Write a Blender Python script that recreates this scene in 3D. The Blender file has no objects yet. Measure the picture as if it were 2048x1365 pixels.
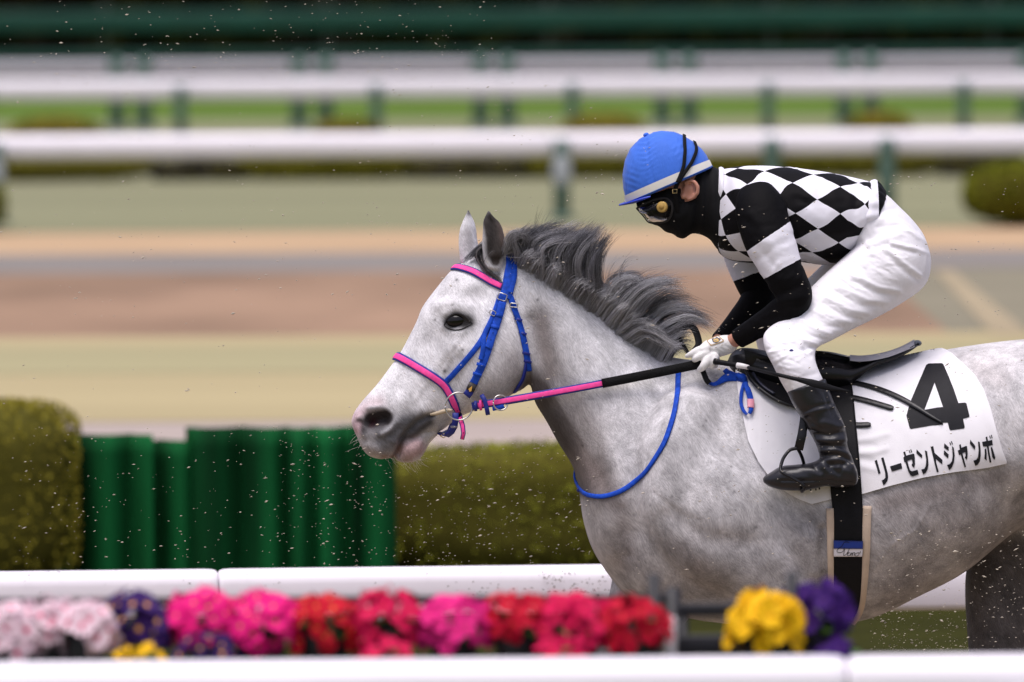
import bpy, bmesh, math, random
import numpy as np
from mathutils import Vector, Matrix
from mathutils.bvhtree import BVHTree
random.seed(7); RNG = np.random.default_rng(7)
S = bpy.context.scene; COL = S.collection

# ------------------------------------------------------------ camera
F = 22500.0                       # focal length in reference pixels (2048 wide)
DIST, CAMH, HORIZ = 30.0, 2.65, -90.0
cam_d = bpy.data.cameras.new('camera'); cam = bpy.data.objects.new('camera', cam_d); COL.objects.link(cam)
cam_d.sensor_width = 36; cam_d.lens = F / 2048 * 36
cam_d.clip_start = 0.5; cam_d.clip_end = 3000
pitch = math.atan((682.5 - HORIZ) / F); ROLL = 0.0060
fw = Vector((0, math.cos(pitch), -math.sin(pitch)))
rt = Vector((math.cos(ROLL), 0, -math.sin(ROLL)))
up = rt.cross(fw).normalized(); rt = fw.cross(up).normalized()
R = Matrix((rt, up, -fw)).transposed()
CL = Vector((0, -DIST, CAMH))
cam.matrix_world = Matrix.Translation(CL) @ R.to_4x4()
S.camera = cam
cam_d.dof.use_dof = True; cam_d.dof.focus_distance = 29.72; cam_d.dof.aperture_fstop = 5.8
cam_d.dof.aperture_blades = 0

# ------------------------------------------------------------ light: bright overcast
w = bpy.data.worlds.new('World'); S.world = w; w.use_nodes = True
nt = w.node_tree; bg = nt.nodes['Background']
sky = nt.nodes.new('ShaderNodeTexSky'); sky.sky_type = 'NISHITA'; sky.sun_disc = False
SUN_EL, SUN_AZ = math.radians(74), math.radians(205)
sky.sun_elevation = SUN_EL; sky.sun_rotation = SUN_AZ
sky.air_density = 1.0; sky.dust_density = 4.0; sky.ozone_density = 1.0
hs = nt.nodes.new('ShaderNodeHueSaturation'); hs.inputs['Saturation'].default_value = 0.55
tint = nt.nodes.new('ShaderNodeVectorMath'); tint.operation = 'MULTIPLY'; tint.inputs[1].default_value = (1.03, .965, 1.07)   # pale violet cloud light
nt.links.new(sky.outputs[0], hs.inputs['Color']); nt.links.new(hs.outputs[0], tint.inputs[0]); nt.links.new(tint.outputs[0], bg.inputs['Color'])
bg.inputs['Strength'].default_value = 0.098
sd = bpy.data.lights.new('sun', 'SUN'); sun = bpy.data.objects.new('sun', sd); COL.objects.link(sun)
sd.energy = 1.5; sd.angle = math.radians(40); sd.color = (1.0, 0.965, 0.93)
az = SUN_AZ
sdir = Vector((math.sin(az) * math.cos(SUN_EL), math.cos(az) * math.cos(SUN_EL), math.sin(SUN_EL)))
sun.rotation_euler = sdir.to_track_quat('Z', 'Y').to_euler(); sun.location = (0, 0, 30)
S.view_settings.view_transform = 'Standard'; S.view_settings.look = 'None'
S.view_settings.exposure = 0.74; S.view_settings.gamma = 1.0; S.view_settings.use_curve_mapping = False
S.render.engine = 'CYCLES'
S.cycles.use_denoising = True
S.cycles.max_bounces = 6; S.cycles.transparent_max_bounces = 8
S.cycles.caustics_reflective = False; S.cycles.caustics_refractive = False

# ------------------------------------------------------------ helpers
CAMV = np.array(CL); RM = np.array(R)
def rayd(px, py):
    d = RM @ np.array([(px - 1024) / F, -(py - 682.5) / F, -1.0]); return d
def P(px, py, y=0.0):
    """the point of the vertical plane Y=y seen at reference pixel (px, py)"""
    d = rayd(px, py); t = (y - CAMV[1]) / d[1]; return CAMV + d * t
def proj(V):
    q = (np.asarray(V) - CAMV) @ RM
    return np.stack([1024 + F * q[:, 0] / -q[:, 2], 682.5 - F * q[:, 1] / -q[:, 2]], 1)
def G(py, px=1024):
    """ground distance Y (z=0) at pixel row"""
    d = rayd(px, py); t = -CAMV[2] / d[2]; return CAMV + d * t
def mpp(y=0.0): return (DIST + y) / F

def base_of(o):
    v = Vector((0, 0, 0))
    while o is not None: v += o.location; o = o.parent
    return v
def tag(o, label=None, cat=None, group=None, kind=None):
    if label: o['label'] = label
    if cat: o['category'] = cat
    if group: o['group'] = group
    if kind: o['kind'] = kind
    return o
def empty(name, loc, label, cat, group=None):
    o = bpy.data.objects.new(name, None); COL.objects.link(o); o.location = tuple(loc)
    o.empty_display_size = .1
    return tag(o, label, cat, group)
def mk(name, V, Fc, mat=None, parent=None, smooth=True, loc=None):
    """mesh object from world-space vertices"""
    me = bpy.data.meshes.new(name)
    V = np.asarray(V, float).reshape(-1, 3)
    off = np.array(base_of(parent)) if parent is not None else (np.array(loc) if loc is not None else np.zeros(3))
    me.from_pydata((V - off).tolist(), [], [tuple(int(i) for i in f) for f in Fc]); me.validate(); me.update()
    if smooth: me.polygons.foreach_set('use_smooth', [True] * len(me.polygons))
    o = bpy.data.objects.new(name, me); COL.objects.link(o)
    if parent is not None: o.parent = parent
    elif loc is not None: o.location = tuple(loc)
    for m in (mat if isinstance(mat, (list, tuple)) else [mat]):
        if m: me.materials.append(m)
    return o
def setmi(o, idx): o.data.polygons.foreach_set('material_index', list(map(int, idx)))
def fattr(me, name, arr):
    a = me.attributes.new(name, 'FLOAT', 'POINT'); a.data.foreach_set('value', np.asarray(arr, np.float32).ravel())
def cattr(me, name, arr):
    arr = np.asarray(arr, np.float32); 
    a = me.attributes.new(name, 'FLOAT_COLOR', 'POINT')
    a.data.foreach_set('color', np.concatenate([arr, np.ones((len(arr), 1), np.float32)], 1).ravel())
def cat_mesh(parts):
    V, Fc, n = [], [], 0
    for v, f in parts:
        V.append(np.asarray(v)); Fc += [[i + n for i in q] for q in f]; n += len(v)
    return np.concatenate(V), Fc
def catmull(A, sub):
    A = np.asarray(A, float); n = len(A)
    if n < 3:
        t = np.linspace(0, 1, sub + 1)[:, None]; return A[0] * (1 - t) + A[-1] * t
    E = np.concatenate([[2 * A[0] - A[1]], A, [2 * A[-1] - A[-2]]]); out = []
    for i in range(n - 1):
        p0, p1, p2, p3 = E[i:i + 4]
        for t in np.arange(sub) / sub:
            out.append(.5 * (2 * p1 + (p2 - p0) * t + (2 * p0 - 5 * p1 + 4 * p2 - p3) * t * t + (3 * p1 - p0 - 3 * p2 + p3) * t ** 3))
    out.append(A[-1]); return np.array(out)
def loft3(C, U, V, n=32, ex=2.0, k=0.0, cap=True, dome=0.0):
    """rings C + U cos + V sin(1 + k cos); ex = superellipse exponent"""
    m = len(C); th = np.arange(n) * 2 * np.pi / n
    c, s = np.cos(th), np.sin(th); ex = np.broadcast_to(ex, (m,)); k = np.broadcast_to(k, (m,))
    rings = []
    for i in range(m):
        e = 2.0 / ex[i]; cc = np.sign(c) * np.abs(c) ** e; ss = np.sign(s) * np.abs(s) ** e
        rings.append(C[i] + np.outer(cc, U[i]) + np.outer(ss * (1 + k[i] * cc), V[i]))
    Vv = np.concatenate(rings); Fc = []
    for i in range(m - 1):
        a = i * n; b = a + n
        for j in range(n): q = (j + 1) % n; Fc.append([a + j, a + q, b + q, b + j])
    if cap:
        d0 = C[0] - C[1]; d1 = C[-1] - C[-2]
        e0 = C[0] + d0 / (np.linalg.norm(d0) + 1e-9) * dome * min(np.linalg.norm(V[0]), np.linalg.norm(U[0])); e1 = C[-1] + d1 / (np.linalg.norm(d1) + 1e-9) * dome * min(np.linalg.norm(V[-1]), np.linalg.norm(U[-1]))
        Vv = np.concatenate([Vv, [e0, e1]]); i0 = m * n
        for j in range(n):
            q = (j + 1) % n; Fc.append([i0, q, j]); Fc.append([i0 + 1, (m - 1) * n + j, (m - 1) * n + q])
    return Vv, Fc
def loft(secs, y=0.0, n=32, sub=5, cap=True, ex=2.2, dome=.4):
    """secs: (top px, bottom px, half width m[, k[, y]]) in the side view"""
    T = np.array([P(*s[0], s[4] if len(s) > 4 else y) for s in secs]); B = np.array([P(*s[1], s[4] if len(s) > 4 else y) for s in secs])
    w = np.array([s[2] for s in secs], float); k = np.array([s[3] if len(s) > 3 else 0 for s in secs], float)
    A = catmull(np.concatenate([(T + B) / 2, (T - B) / 2, w[:, None], k[:, None]], 1), sub)
    Vw = np.zeros((len(A), 3)); Vw[:, 1] = np.maximum(A[:, 6], .002)
    return loft3(A[:, :3], A[:, 3:6], Vw, n, ex, A[:, 7], cap, dome)
def limb(pts, n=24, sub=5, ex=2.0, dome=.5, cap=True):
    """pts: (px, py, radius px, y[, depth ratio])"""
    C = np.array([P(p[0], p[1], p[3]) for p in pts]); r = np.array([p[2] * mpp(p[3]) for p in pts])
    q = np.array([p[4] if len(p) > 4 else 1.0 for p in pts])
    A = catmull(np.concatenate([C, r[:, None], q[:, None]], 1), sub)
    C = A[:, :3]; r = np.maximum(A[:, 3], .001); T = np.gradient(C, axis=0)
    T /= np.linalg.norm(T, axis=1)[:, None] + 1e-9
    Y = np.array([0, 1.0, 0]); U = np.cross(Y, T); nrm = np.linalg.norm(U, axis=1)[:, None]
    U = np.where(nrm > .05, U / (nrm + 1e-9), np.array([1.0, 0, 0]))
    Vv = np.cross(T, U)
    return loft3(C, U * r[:, None], Vv * (r * A[:, 4])[:, None], n, ex, 0, cap, dome)
def tube(C, r, n=10, cap=True, dome=.3):
    """round tube along 3-D points"""
    C = np.asarray(C, float); r = np.broadcast_to(np.asarray(r, float), (len(C),))
    T = np.gradient(C, axis=0); T /= np.linalg.norm(T, axis=1)[:, None] + 1e-9
    u = np.cross(T[0], [0.13, 1, 0.07]); u /= np.linalg.norm(u); Us = []
    for t in T:
        u = u - t * (u @ t); u = u / (np.linalg.norm(u) + 1e-9); Us.append(u)
    Us = np.array(Us); Vs = np.cross(T, Us)
    return loft3(C, Us * r[:, None], Vs * r[:, None], n, 2.0, 0, cap, dome)
def ell(c, r, n=24, m=14, rot=0.0):
    """ellipsoid, rot in the XZ plane"""
    V, Fc = [], []
    for i in range(m + 1):
        a = -math.pi / 2 + math.pi * i / m
        for j in range(n):
            b = 2 * math.pi * j / n; V.append((math.cos(a) * math.cos(b), math.sin(a), math.cos(a) * math.sin(b)))
    for i in range(m):
        for j in range(n):
            q = (j + 1) % n; Fc.append([i * n + j, (i + 1) * n + j, (i + 1) * n + q, i * n + q])
    V = np.array(V) * np.array(r); cr, sr = math.cos(rot), math.sin(rot)
    V = np.stack([V[:, 0] * cr - V[:, 2] * sr, V[:, 1], V[:, 0] * sr + V[:, 2] * cr], 1)
    return V + np.array(c), Fc
def box(c, h, bev=0.0):
    """box; optional chamfer"""
    bm = bmesh.new(); bmesh.ops.create_cube(bm, size=2)
    for v in bm.verts: v.co = Vector((v.co.x * h[0], v.co.y * h[1], v.co.z * h[2]))
    if bev: bmesh.ops.bevel(bm, geom=bm.edges[:], offset=bev, segments=2, affect='EDGES', profile=.5)
    bm.verts.index_update()
    V = np.array([v.co[:] for v in bm.verts]) + np.array(c); Fc = [[v.index for v in f.verts] for f in bm.faces]
    bm.free(); return V, Fc
def remesh(parts, voxel):
    V, Fc = cat_mesh(parts)
    me = bpy.data.meshes.new('t'); me.from_pydata(V.tolist(), [], Fc); me.update()
    bm = bmesh.new(); bm.from_mesh(me); bmesh.ops.recalc_face_normals(bm, faces=bm.faces[:]); bm.to_mesh(me); bm.free()
    o = bpy.data.objects.new('t', me); COL.objects.link(o)
    m = o.modifiers.new('r', 'REMESH'); m.mode = 'VOXEL'; m.voxel_size = voxel; m.adaptivity = 0
    dg = bpy.context.evaluated_depsgraph_get(); dg.update()
    e = o.evaluated_get(dg).to_mesh()
    nv, nf = len(e.vertices), len(e.polygons)
    V = np.empty(nv * 3); e.vertices.foreach_get('co', V); V = V.reshape(-1, 3)
    L = np.empty(len(e.loops), int); e.loops.foreach_get('vertex_index', L)
    tot = np.empty(nf, int); e.polygons.foreach_get('loop_total', tot)
    Fc = np.split(L, np.cumsum(tot)[:-1])
    o.evaluated_get(dg).to_mesh_clear(); bpy.data.objects.remove(o); bpy.data.meshes.remove(me)
    if np.all(tot == 4): Fc = np.array(Fc)
    return V, Fc
def edges(Fc):
    E = np.concatenate([np.stack([Fc[:, i], Fc[:, (i + 1) % 4]], 1) for i in range(4)])
    return np.unique(np.sort(E, 1), axis=0)
def smooth(V, E, it, lam=.5, wt=None):
    n = len(V); deg = np.bincount(E.ravel(), minlength=n)[:, None].clip(1)
    wt = np.ones((n, 1)) if wt is None else wt.reshape(-1, 1)
    for _ in range(it):
        A = np.stack([np.bincount(E[:, 0], V[E[:, 1], d], n) + np.bincount(E[:, 1], V[E[:, 0], d], n) for d in range(3)], 1) / deg
        V = V + lam * wt * (A - V)
    return V
def normals(V, Fc):
    Fc = np.asarray(Fc); a, b, c, d = (V[Fc[:, i]] for i in range(4))
    fn = np.cross(c - a, d - b); N = np.zeros_like(V)
    for i in range(4):
        for k in range(3): N[:, k] += np.bincount(Fc[:, i], fn[:, k], len(V))
    return N / (np.linalg.norm(N, axis=1)[:, None] + 1e-12)
def dist_poly(pp, pts):
    pts = np.asarray(pts, float); 
    if len(pts) == 1: return np.linalg.norm(pp - pts[0], axis=1)
    d = np.full(len(pp), 1e9)
    for a, b in zip(pts[:-1], pts[1:]):
        ab = b - a; t = np.clip(((pp - a) @ ab) / (ab @ ab + 1e-9), 0, 1)
        d = np.minimum(d, np.linalg.norm(pp - a - t[:, None] * ab, axis=1))
    return d
def side_px(V):
    W = V.copy(); W[:, 1] = -np.abs(W[:, 1]); return proj(W)
def sculpt(V, Fc, strokes, mirror=True):
    """strokes: (points px, sigma px, amount mm) displaced along the normal"""
    N = normals(V, Fc); pp = side_px(V) if mirror else proj(V)
    f = np.clip(np.abs(N[:, 1]) * 1.6, 0, 1)
    if not mirror: f = np.where(N[:, 1] < 0, f, 0)
    D = np.zeros(len(V))
    for pts, sg, am in strokes:
        p = np.array(pts, float); lo, hi = p.min(0) - 3.2 * sg, p.max(0) + 3.2 * sg
        m = np.all((pp > lo) & (pp < hi), axis=1)
        if m.any(): D[m] += am * 1e-3 * np.exp(-dist_poly(pp[m], pts) ** 2 / (2 * sg * sg))
    return V + N * (D * f)[:, None]
def paint(Cc, pp, strokes, mask=None):
    """strokes: (points px, sigma px, colour, strength)"""
    for pts, sg, col, st in strokes:
        d = dist_poly(pp, pts); a = np.clip(st * np.exp(-(d / sg) ** 2 / 2), 0, .97)[:, None]
        if mask is not None: a = a * mask[:, None]
        Cc = Cc * (1 - a) + np.array(col) * a
    return Cc
def bvh_of(V, Fc): return BVHTree.FromPolygons([tuple(v) for v in V], [tuple(int(i) for i in f) for f in Fc])
def cast(px, py, bvh):
    d = Vector(rayd(px, py)).normalized()
    loc, nrm, _, _ = bvh.ray_cast(CL, d, 80)
    if loc is None: return None, None
    if nrm.dot(d) > 0: nrm = -nrm
    return np.array(loc), np.array(nrm)
def strap(pts, nrm, width, thick=.003, off=.0, taper=None):
    """flat band along 3-D points, face towards the normals"""
    pts = np.asarray(pts, float); nrm = np.asarray(nrm, float)
    if nrm.ndim == 1: nrm = np.broadcast_to(nrm, pts.shape)
    T = np.gradient(pts, axis=0); T /= np.linalg.norm(T, axis=1)[:, None] + 1e-9
    sd_ = np.cross(nrm, T); sd_ /= np.linalg.norm(sd_, axis=1)[:, None] + 1e-9
    n2 = np.cross(T, sd_); n2 *= np.sign(np.sum(n2 * nrm, 1))[:, None]
    wv = np.broadcast_to(np.asarray(width, float), (len(pts),))[:, None] / 2
    b = pts + n2 * off; e = .82; hh = thick
    prof = [(-1, 0), (-1, .6), (-e, 1), (e, 1), (1, .6), (1, 0)]
    rings = np.stack([b + sd_ * wv * u + n2 * hh * h for u, h in prof], 1); m = len(pts); k = len(prof)
    V = rings.reshape(-1, 3); Fc = []
    for i in range(m - 1):
        for j in range(k): q = (j + 1) % k; Fc.append([i * k + j, i * k + q, (i + 1) * k + q, (i + 1) * k + j])
    Fc.append(list(range(k))[::-1]); Fc.append([(m - 1) * k + j for j in range(k)])
    return V, Fc
def surf_path(px_pts, bvh, sub=8, end=None, rng=3):
    """project a pixel polyline on a surface; returns points and smoothed normals"""
    q = catmull(np.array(px_pts, float), sub); L, N = [], []
    for x, y in q:
        l, n = cast(x, y, bvh)
        if l is None: continue
        L.append(l); N.append(n)
    L, N = np.array(L), np.array(N)
    for _ in range(rng):
        L[1:-1] = (L[:-2] + 2 * L[1:-1] + L[2:]) / 4; N[1:-1] = (N[:-2] + 2 * N[1:-1] + N[2:]) / 4
    return L, N / np.linalg.norm(N, axis=1)[:, None]
def ring3(c, r, n_axis, minor, seg=28, ns=8, a0=0, a1=2 * math.pi):
    n_axis = np.array(n_axis, float); n_axis /= np.linalg.norm(n_axis)
    u = np.cross(n_axis, [0.0, 0.3, 1.0]); u /= np.linalg.norm(u); v = np.cross(n_axis, u)
    a = np.linspace(a0, a1, seg + 1); C = np.array(c) + r * (np.outer(np.cos(a), u) + np.outer(np.sin(a), v))
    return tube(C, minor, ns)

# ------------------------------------------------------------ materials
def mat(name, col, rough=.6, spec=.4, var=0.0, vscale=8.0, bump=0.0, bscale=200.0, metal=0.0, sheen=0.0, stretch=(1, 1, 1), coat=0.0, sss=0.0, vcol=None):
    m = bpy.data.materials.new(name); m.use_nodes = True; t = m.node_tree; b = t.nodes['Principled BSDF']
    b.inputs['Roughness'].default_value = rough; b.inputs['Specular IOR Level'].default_value = spec
    b.inputs['Metallic'].default_value = metal; b.inputs['Sheen Weight'].default_value = sheen
    b.inputs['Coat Weight'].default_value = coat; b.inputs['Subsurface Weight'].default_value = sss
    if sss: b.inputs['Subsurface Radius'].default_value = (.01, .004, .002)
    b.inputs['Base Color'].default_value = (*col, 1)
    tc = t.nodes.new('ShaderNodeTexCoord'); mp = t.nodes.new('ShaderNodeMapping'); mp.inputs['Scale'].default_value = stretch
    t.links.new(tc.outputs['Object'], mp.inputs['Vector'])
    src = None
    if vcol:
        a = t.nodes.new('ShaderNodeAttribute'); a.attribute_name = vcol; src = a.outputs['Color']
        t.links.new(src, b.inputs['Base Color'])
    if var:
        n = t.nodes.new('ShaderNodeTexNoise'); n.inputs['Scale'].default_value = vscale; n.inputs['Detail'].default_value = 5
        t.links.new(mp.outputs[0], n.inputs['Vector'])
        r = t.nodes.new('ShaderNodeMapRange'); r.inputs[1].default_value = .3; r.inputs[2].default_value = .7
        r.inputs[3].default_value = 1 - var; r.inputs[4].default_value = 1 + var * .6
        t.links.new(n.outputs['Fac'], r.inputs[0])
        x = t.nodes.new('ShaderNodeVectorMath'); x.operation = 'SCALE'
        if src: t.links.new(src, x.inputs[0])
        else: x.inputs[0].default_value = col
        t.links.new(r.outputs[0], x.inputs['Scale']); t.links.new(x.outputs[0], b.inputs['Base Color'])
    if bump:
        n2 = t.nodes.new('ShaderNodeTexNoise'); n2.inputs['Scale'].default_value = bscale; n2.inputs['Detail'].default_value = 3
        t.links.new(mp.outputs[0], n2.inputs['Vector'])
        bp = t.nodes.new('ShaderNodeBump'); bp.inputs['Strength'].default_value = bump; bp.inputs['Distance'].default_value = .004
        t.links.new(n2.outputs['Fac'], bp.inputs['Height']); t.links.new(bp.outputs[0], b.inputs['Normal'])
    return m
# ============================================================ THE PLACE
def sheet(name, y_far, y_near, z, m, x0=-60, x1=60, far=None, near=None):
    Y0 = G(y_near)[1] if near is None else near; Y1 = G(y_far)[1] if far is None else far
    o = mk(name, [(x0, Y0, z), (x1, Y0, z), (x1, Y1, z), (x0, Y1, z)], [(0, 1, 2, 3)], m, smooth=False)
    return tag(o, kind='structure')
M_soil = mat('soil', (.20, .15, .10), .95, .1, .3, .4)
M_turf = mat('green_turf', (.088, .150, .020), .95, .1, .25, .5)
M_dry = mat('dry_lawn', (.375, .315, .175), .95, .1, .10, .25, stretch=(.15, 1, 1))
M_dry2 = mat('greenish_dry_lawn', (.325, .295, .165), .95, .1, .10, .25, stretch=(.15, 1, 1))
M_sage = mat('sage_lawn', (.215, .215, .125), .95, .1, .15, .25, stretch=(.2, 1, 1))
M_tan = mat('tan_sand', (.43, .30, .18), .95, .1, .14, .5)
M_dirt = mat('brown_dirt', (.29, .19, .125), .95, .1, .42, .35, stretch=(.9, .2, 1))
M_grey = mat('grey_path', (.205, .185, .165), .9, .2, .10, .5)
M_pink = mat('pale_path', (.36, .30, .265), .9, .2, .08, .5)
M_asph = mat('asphalt_green_grey', (.21, .19, .13), .9, .2, .12, .5)
tag(mk('ground', [(-400, -60, -.02), (400, -60, -.02), (400, 1500, -.02), (-400, 1500, -.02)], [(0, 1, 2, 3)], M_soil, smooth=False), kind='structure')
sheet('sand_track', 0, 0, -.012, mat('wet_sand', (.26, .20, .14), .85, .3, .3, 3, .6, 20), near=-3.6, far=2.9)
sheet('grass_verge', 0, 0, -.010, mat('verge_grass', (.030, .031, .004), .95, .05, .3, 2), near=2.9, far=19.5)
sheet('grass_verge', 0, 0, -.010, mat('apron_grass', (.10, .13, .03), .95, .1, .3, 2), near=-30, far=-3.6)
sheet('pale_path', 838, 905, -.008, M_pink, far=G(838)[1], near=19.5)
sheet('dry_lawn', 668, 838, -.004, M_dry)
sheet('lawn_stripe', 690, 742, 0.0, M_dry2)
sheet('dirt_track', 541, 668, -.004, M_dirt, x1=3.05)
sheet('asphalt_apron', 541, 668, -.008, M_asph, x0=2.0)
sheet('grey_path', 503, 541, -.004, M_grey)
sheet('sand_strip', 460, 503, -.004, M_tan)
sheet('sage_lawn', 238, 460, -.004, M_sage)
sheet('turf_course', 0, 238, -.004, M_turf, far=260)
# pale diagonal kerb path at the right of the dirt track
a, b = G(541, 1868), G(668, 1985); a2, b2 = G(541, 1905), G(668, 2060)
tag(mk('diagonal_path', [(b[0], b[1], 0), (b2[0], b2[1], 0), (a2[0], a2[1], 0), (a[0], a[1], 0)], [(0, 1, 2, 3)], mat('diagonal_path', (.33, .27, .17), .9, .2, .1, .5), smooth=False), kind='structure')

# ---- running rails
M_white = mat('white_plastic', (.80, .765, .81), .45, .45, .03, 3)
M_white_shaded = mat('shaded_white_plastic', (.36, .345, .375), .5, .4, .05, 2)  # white plastic with shade mixed into its colour, for the farthest rail
M_post = mat('green_post', (.075, .135, .105), .5, .4, .2, 5)
M_disc = mat('disc_white', (.34, .37, .39), .6)
def rail_profile(h, t):
    """D-shaped rail: flat face, fully rounded top and softer bottom, in (y, z) from the bottom"""
    p = []; r = t * .5
    for a in np.linspace(0, math.pi, 11): p.append((-r * math.cos(a), h - r * .9 + r * .9 * math.sin(a)))
    for a in np.linspace(0, math.pi, 7): p.append((r * math.cos(a), r * .45 - r * .45 * math.sin(a)))
    return np.array(p)
def rail(name, label, Y0, yaw, z0, z1, t, cuts, posts, matl, group=None, post_r=.03, post_front=False, arm=.25, base_z=0, discs=(), pmat=None):
    """cuts / posts: x positions in metres along the rail"""
    root = empty(name, (0, Y0, 0), label, 'running rail', group)
    cx, sx = math.cos(yaw), math.sin(yaw)
    def at(u, y, z): return (u * cx - y * sx, Y0 + u * sx + y * cx, z)
    pr = rail_profile(z1 - z0, t); k = len(pr); cen = pr.mean(0)
    for u0, u1 in zip(cuts[:-1], cuts[1:]):
        us = [u0 + .002, u0 + .006, u0 + .016, u0 + .035, u1 - .035, u1 - .016, u1 - .006, u1 - .002]; sc = [.86, .93, .98, 1, 1, .98, .93, .86]
        V, Fc = [], []
        for u, s in zip(us, sc):
            for q in pr:
                yy, zz = cen + (q - cen) * s; V.append(at(u, yy, z0 + zz))
        for i in range(len(us) - 1):
            for j in range(k): q = (j + 1) % k; Fc.append((i * k + j, i * k + q, (i + 1) * k + q, (i + 1) * k + j))
        Fc.append(tuple(range(k))[::-1]); Fc.append(tuple((len(us) - 1) * k + j for j in range(k)))
        mk('rail_panel', V, Fc, matl, root)
    for n, u in enumerate(posts):
        yo = -(t / 2 + post_r) if post_front else arm
        top = z0 + (z1 - z0) * ((.98 if matl is M_white_shaded else .62) if post_front else .5)
        C = [at(u, yo, base_z), at(u, yo, top * .5), at(u, yo, top - .06), at(u, yo, top)]
        V, Fc = cat_mesh([tube(C, post_r, 10), tube([at(u, yo, top - .08), at(u, yo * .5, top - .03), at(u, 0, top)], post_r * .7, 8), tube([at(u, yo, base_z), at(u, yo, base_z + .04)], post_r * 1.7, 10)])
        p = mk('post', V, Fc, pmat or M_post, root)
        if n in discs:
            Vd, Fd = ell(at(u, yo - post_r - .02, .50), (.095, .02, .16)); mk('marker_disc', Vd, Fd, M_disc, p)
    return root
def xpx(px, Y): return (px - 1024) / F * (DIST + Y)
# rail just behind the horse
Yn = 3.2; s_ = mpp(Yn)
zt = P(1024, 1131, Yn)[2]
rail('running_rail', 'white plastic rail with a notched joint running just behind the grey horse', Yn, .108, zt - .150, zt, .10,
     [xpx(430, Yn) + 2.6 * i for i in (-3, -2, -1, 0, 1, 2, 3, 4)], [xpx(430, Yn) + .52 + 1.3 * i for i in range(-5, 8)], M_white, post_r=.03, arm=.22, pmat=M_white)
# foreground rail
Yf = -10.2
zf = P(1024, 1316, Yf)[2]
rail('running_rail', 'blurred white rail along the bottom edge in front of the flower boxes', Yf, .034, zf - .13, zf, .10,
     [xpx(1690, Yf) + 2.6 * i for i in (-3, -2, -1, 0, 1, 2)], [xpx(1690, Yf) + .3 + 1.3 * i for i in range(-5, 4)], M_white, post_r=.03, arm=-.2, pmat=M_white)
# far rails
Y1 = G(440)[1]; z1t = P(1024, 265, Y1)[2]; z1b = P(1024, 313, Y1)[2]
rail('running_rail', 'nearest of the three far white rails, on posts with oval marker discs', Y1, .0, z1b, z1t, .2,
     [xpx(-2500 + 1200 * i, Y1) for i in range(7)], [xpx(p, Y1) for p in (-1250, -600, -6, 1125, 1545, 1775, 2430, 3080)], M_white, 'rails across the far turf', .085, True, discs=(2, 3))
Y2 = G(283)[1]; z2t = P(1024, 153, Y2)[2]; z2b = P(1024, 195, Y2)[2]
rail('running_rail', 'middle one of the far white rails, above the bright green turf strip', Y2, .0, z2b, z2t, .2,
     [xpx(-2500 + 1170 * i, Y2) for i in range(7)], [xpx(365 + 391 * i, Y2) for i in range(-5, 9)], M_white, 'rails across the far turf', .085, True)
Y3 = G(256)[1]; z3t = P(1024, 118, Y3)[2]; z3b = P(1024, 146, Y3)[2]
rail('running_rail', 'farthest far rail, its white greyed as painted shade, below the dark green fence', Y3, .0, z3b, z3t, .2,
     [xpx(-2500 + 1090 * i, Y3) for i in range(8)], sorted([xpx(238 + 363 * i, Y3) for i in range(-6, 11)] + [xpx(292 + 363 * i, Y3) for i in range(-6, 11)]), M_white_shaded, 'rails across the far turf', .12, True)

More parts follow.
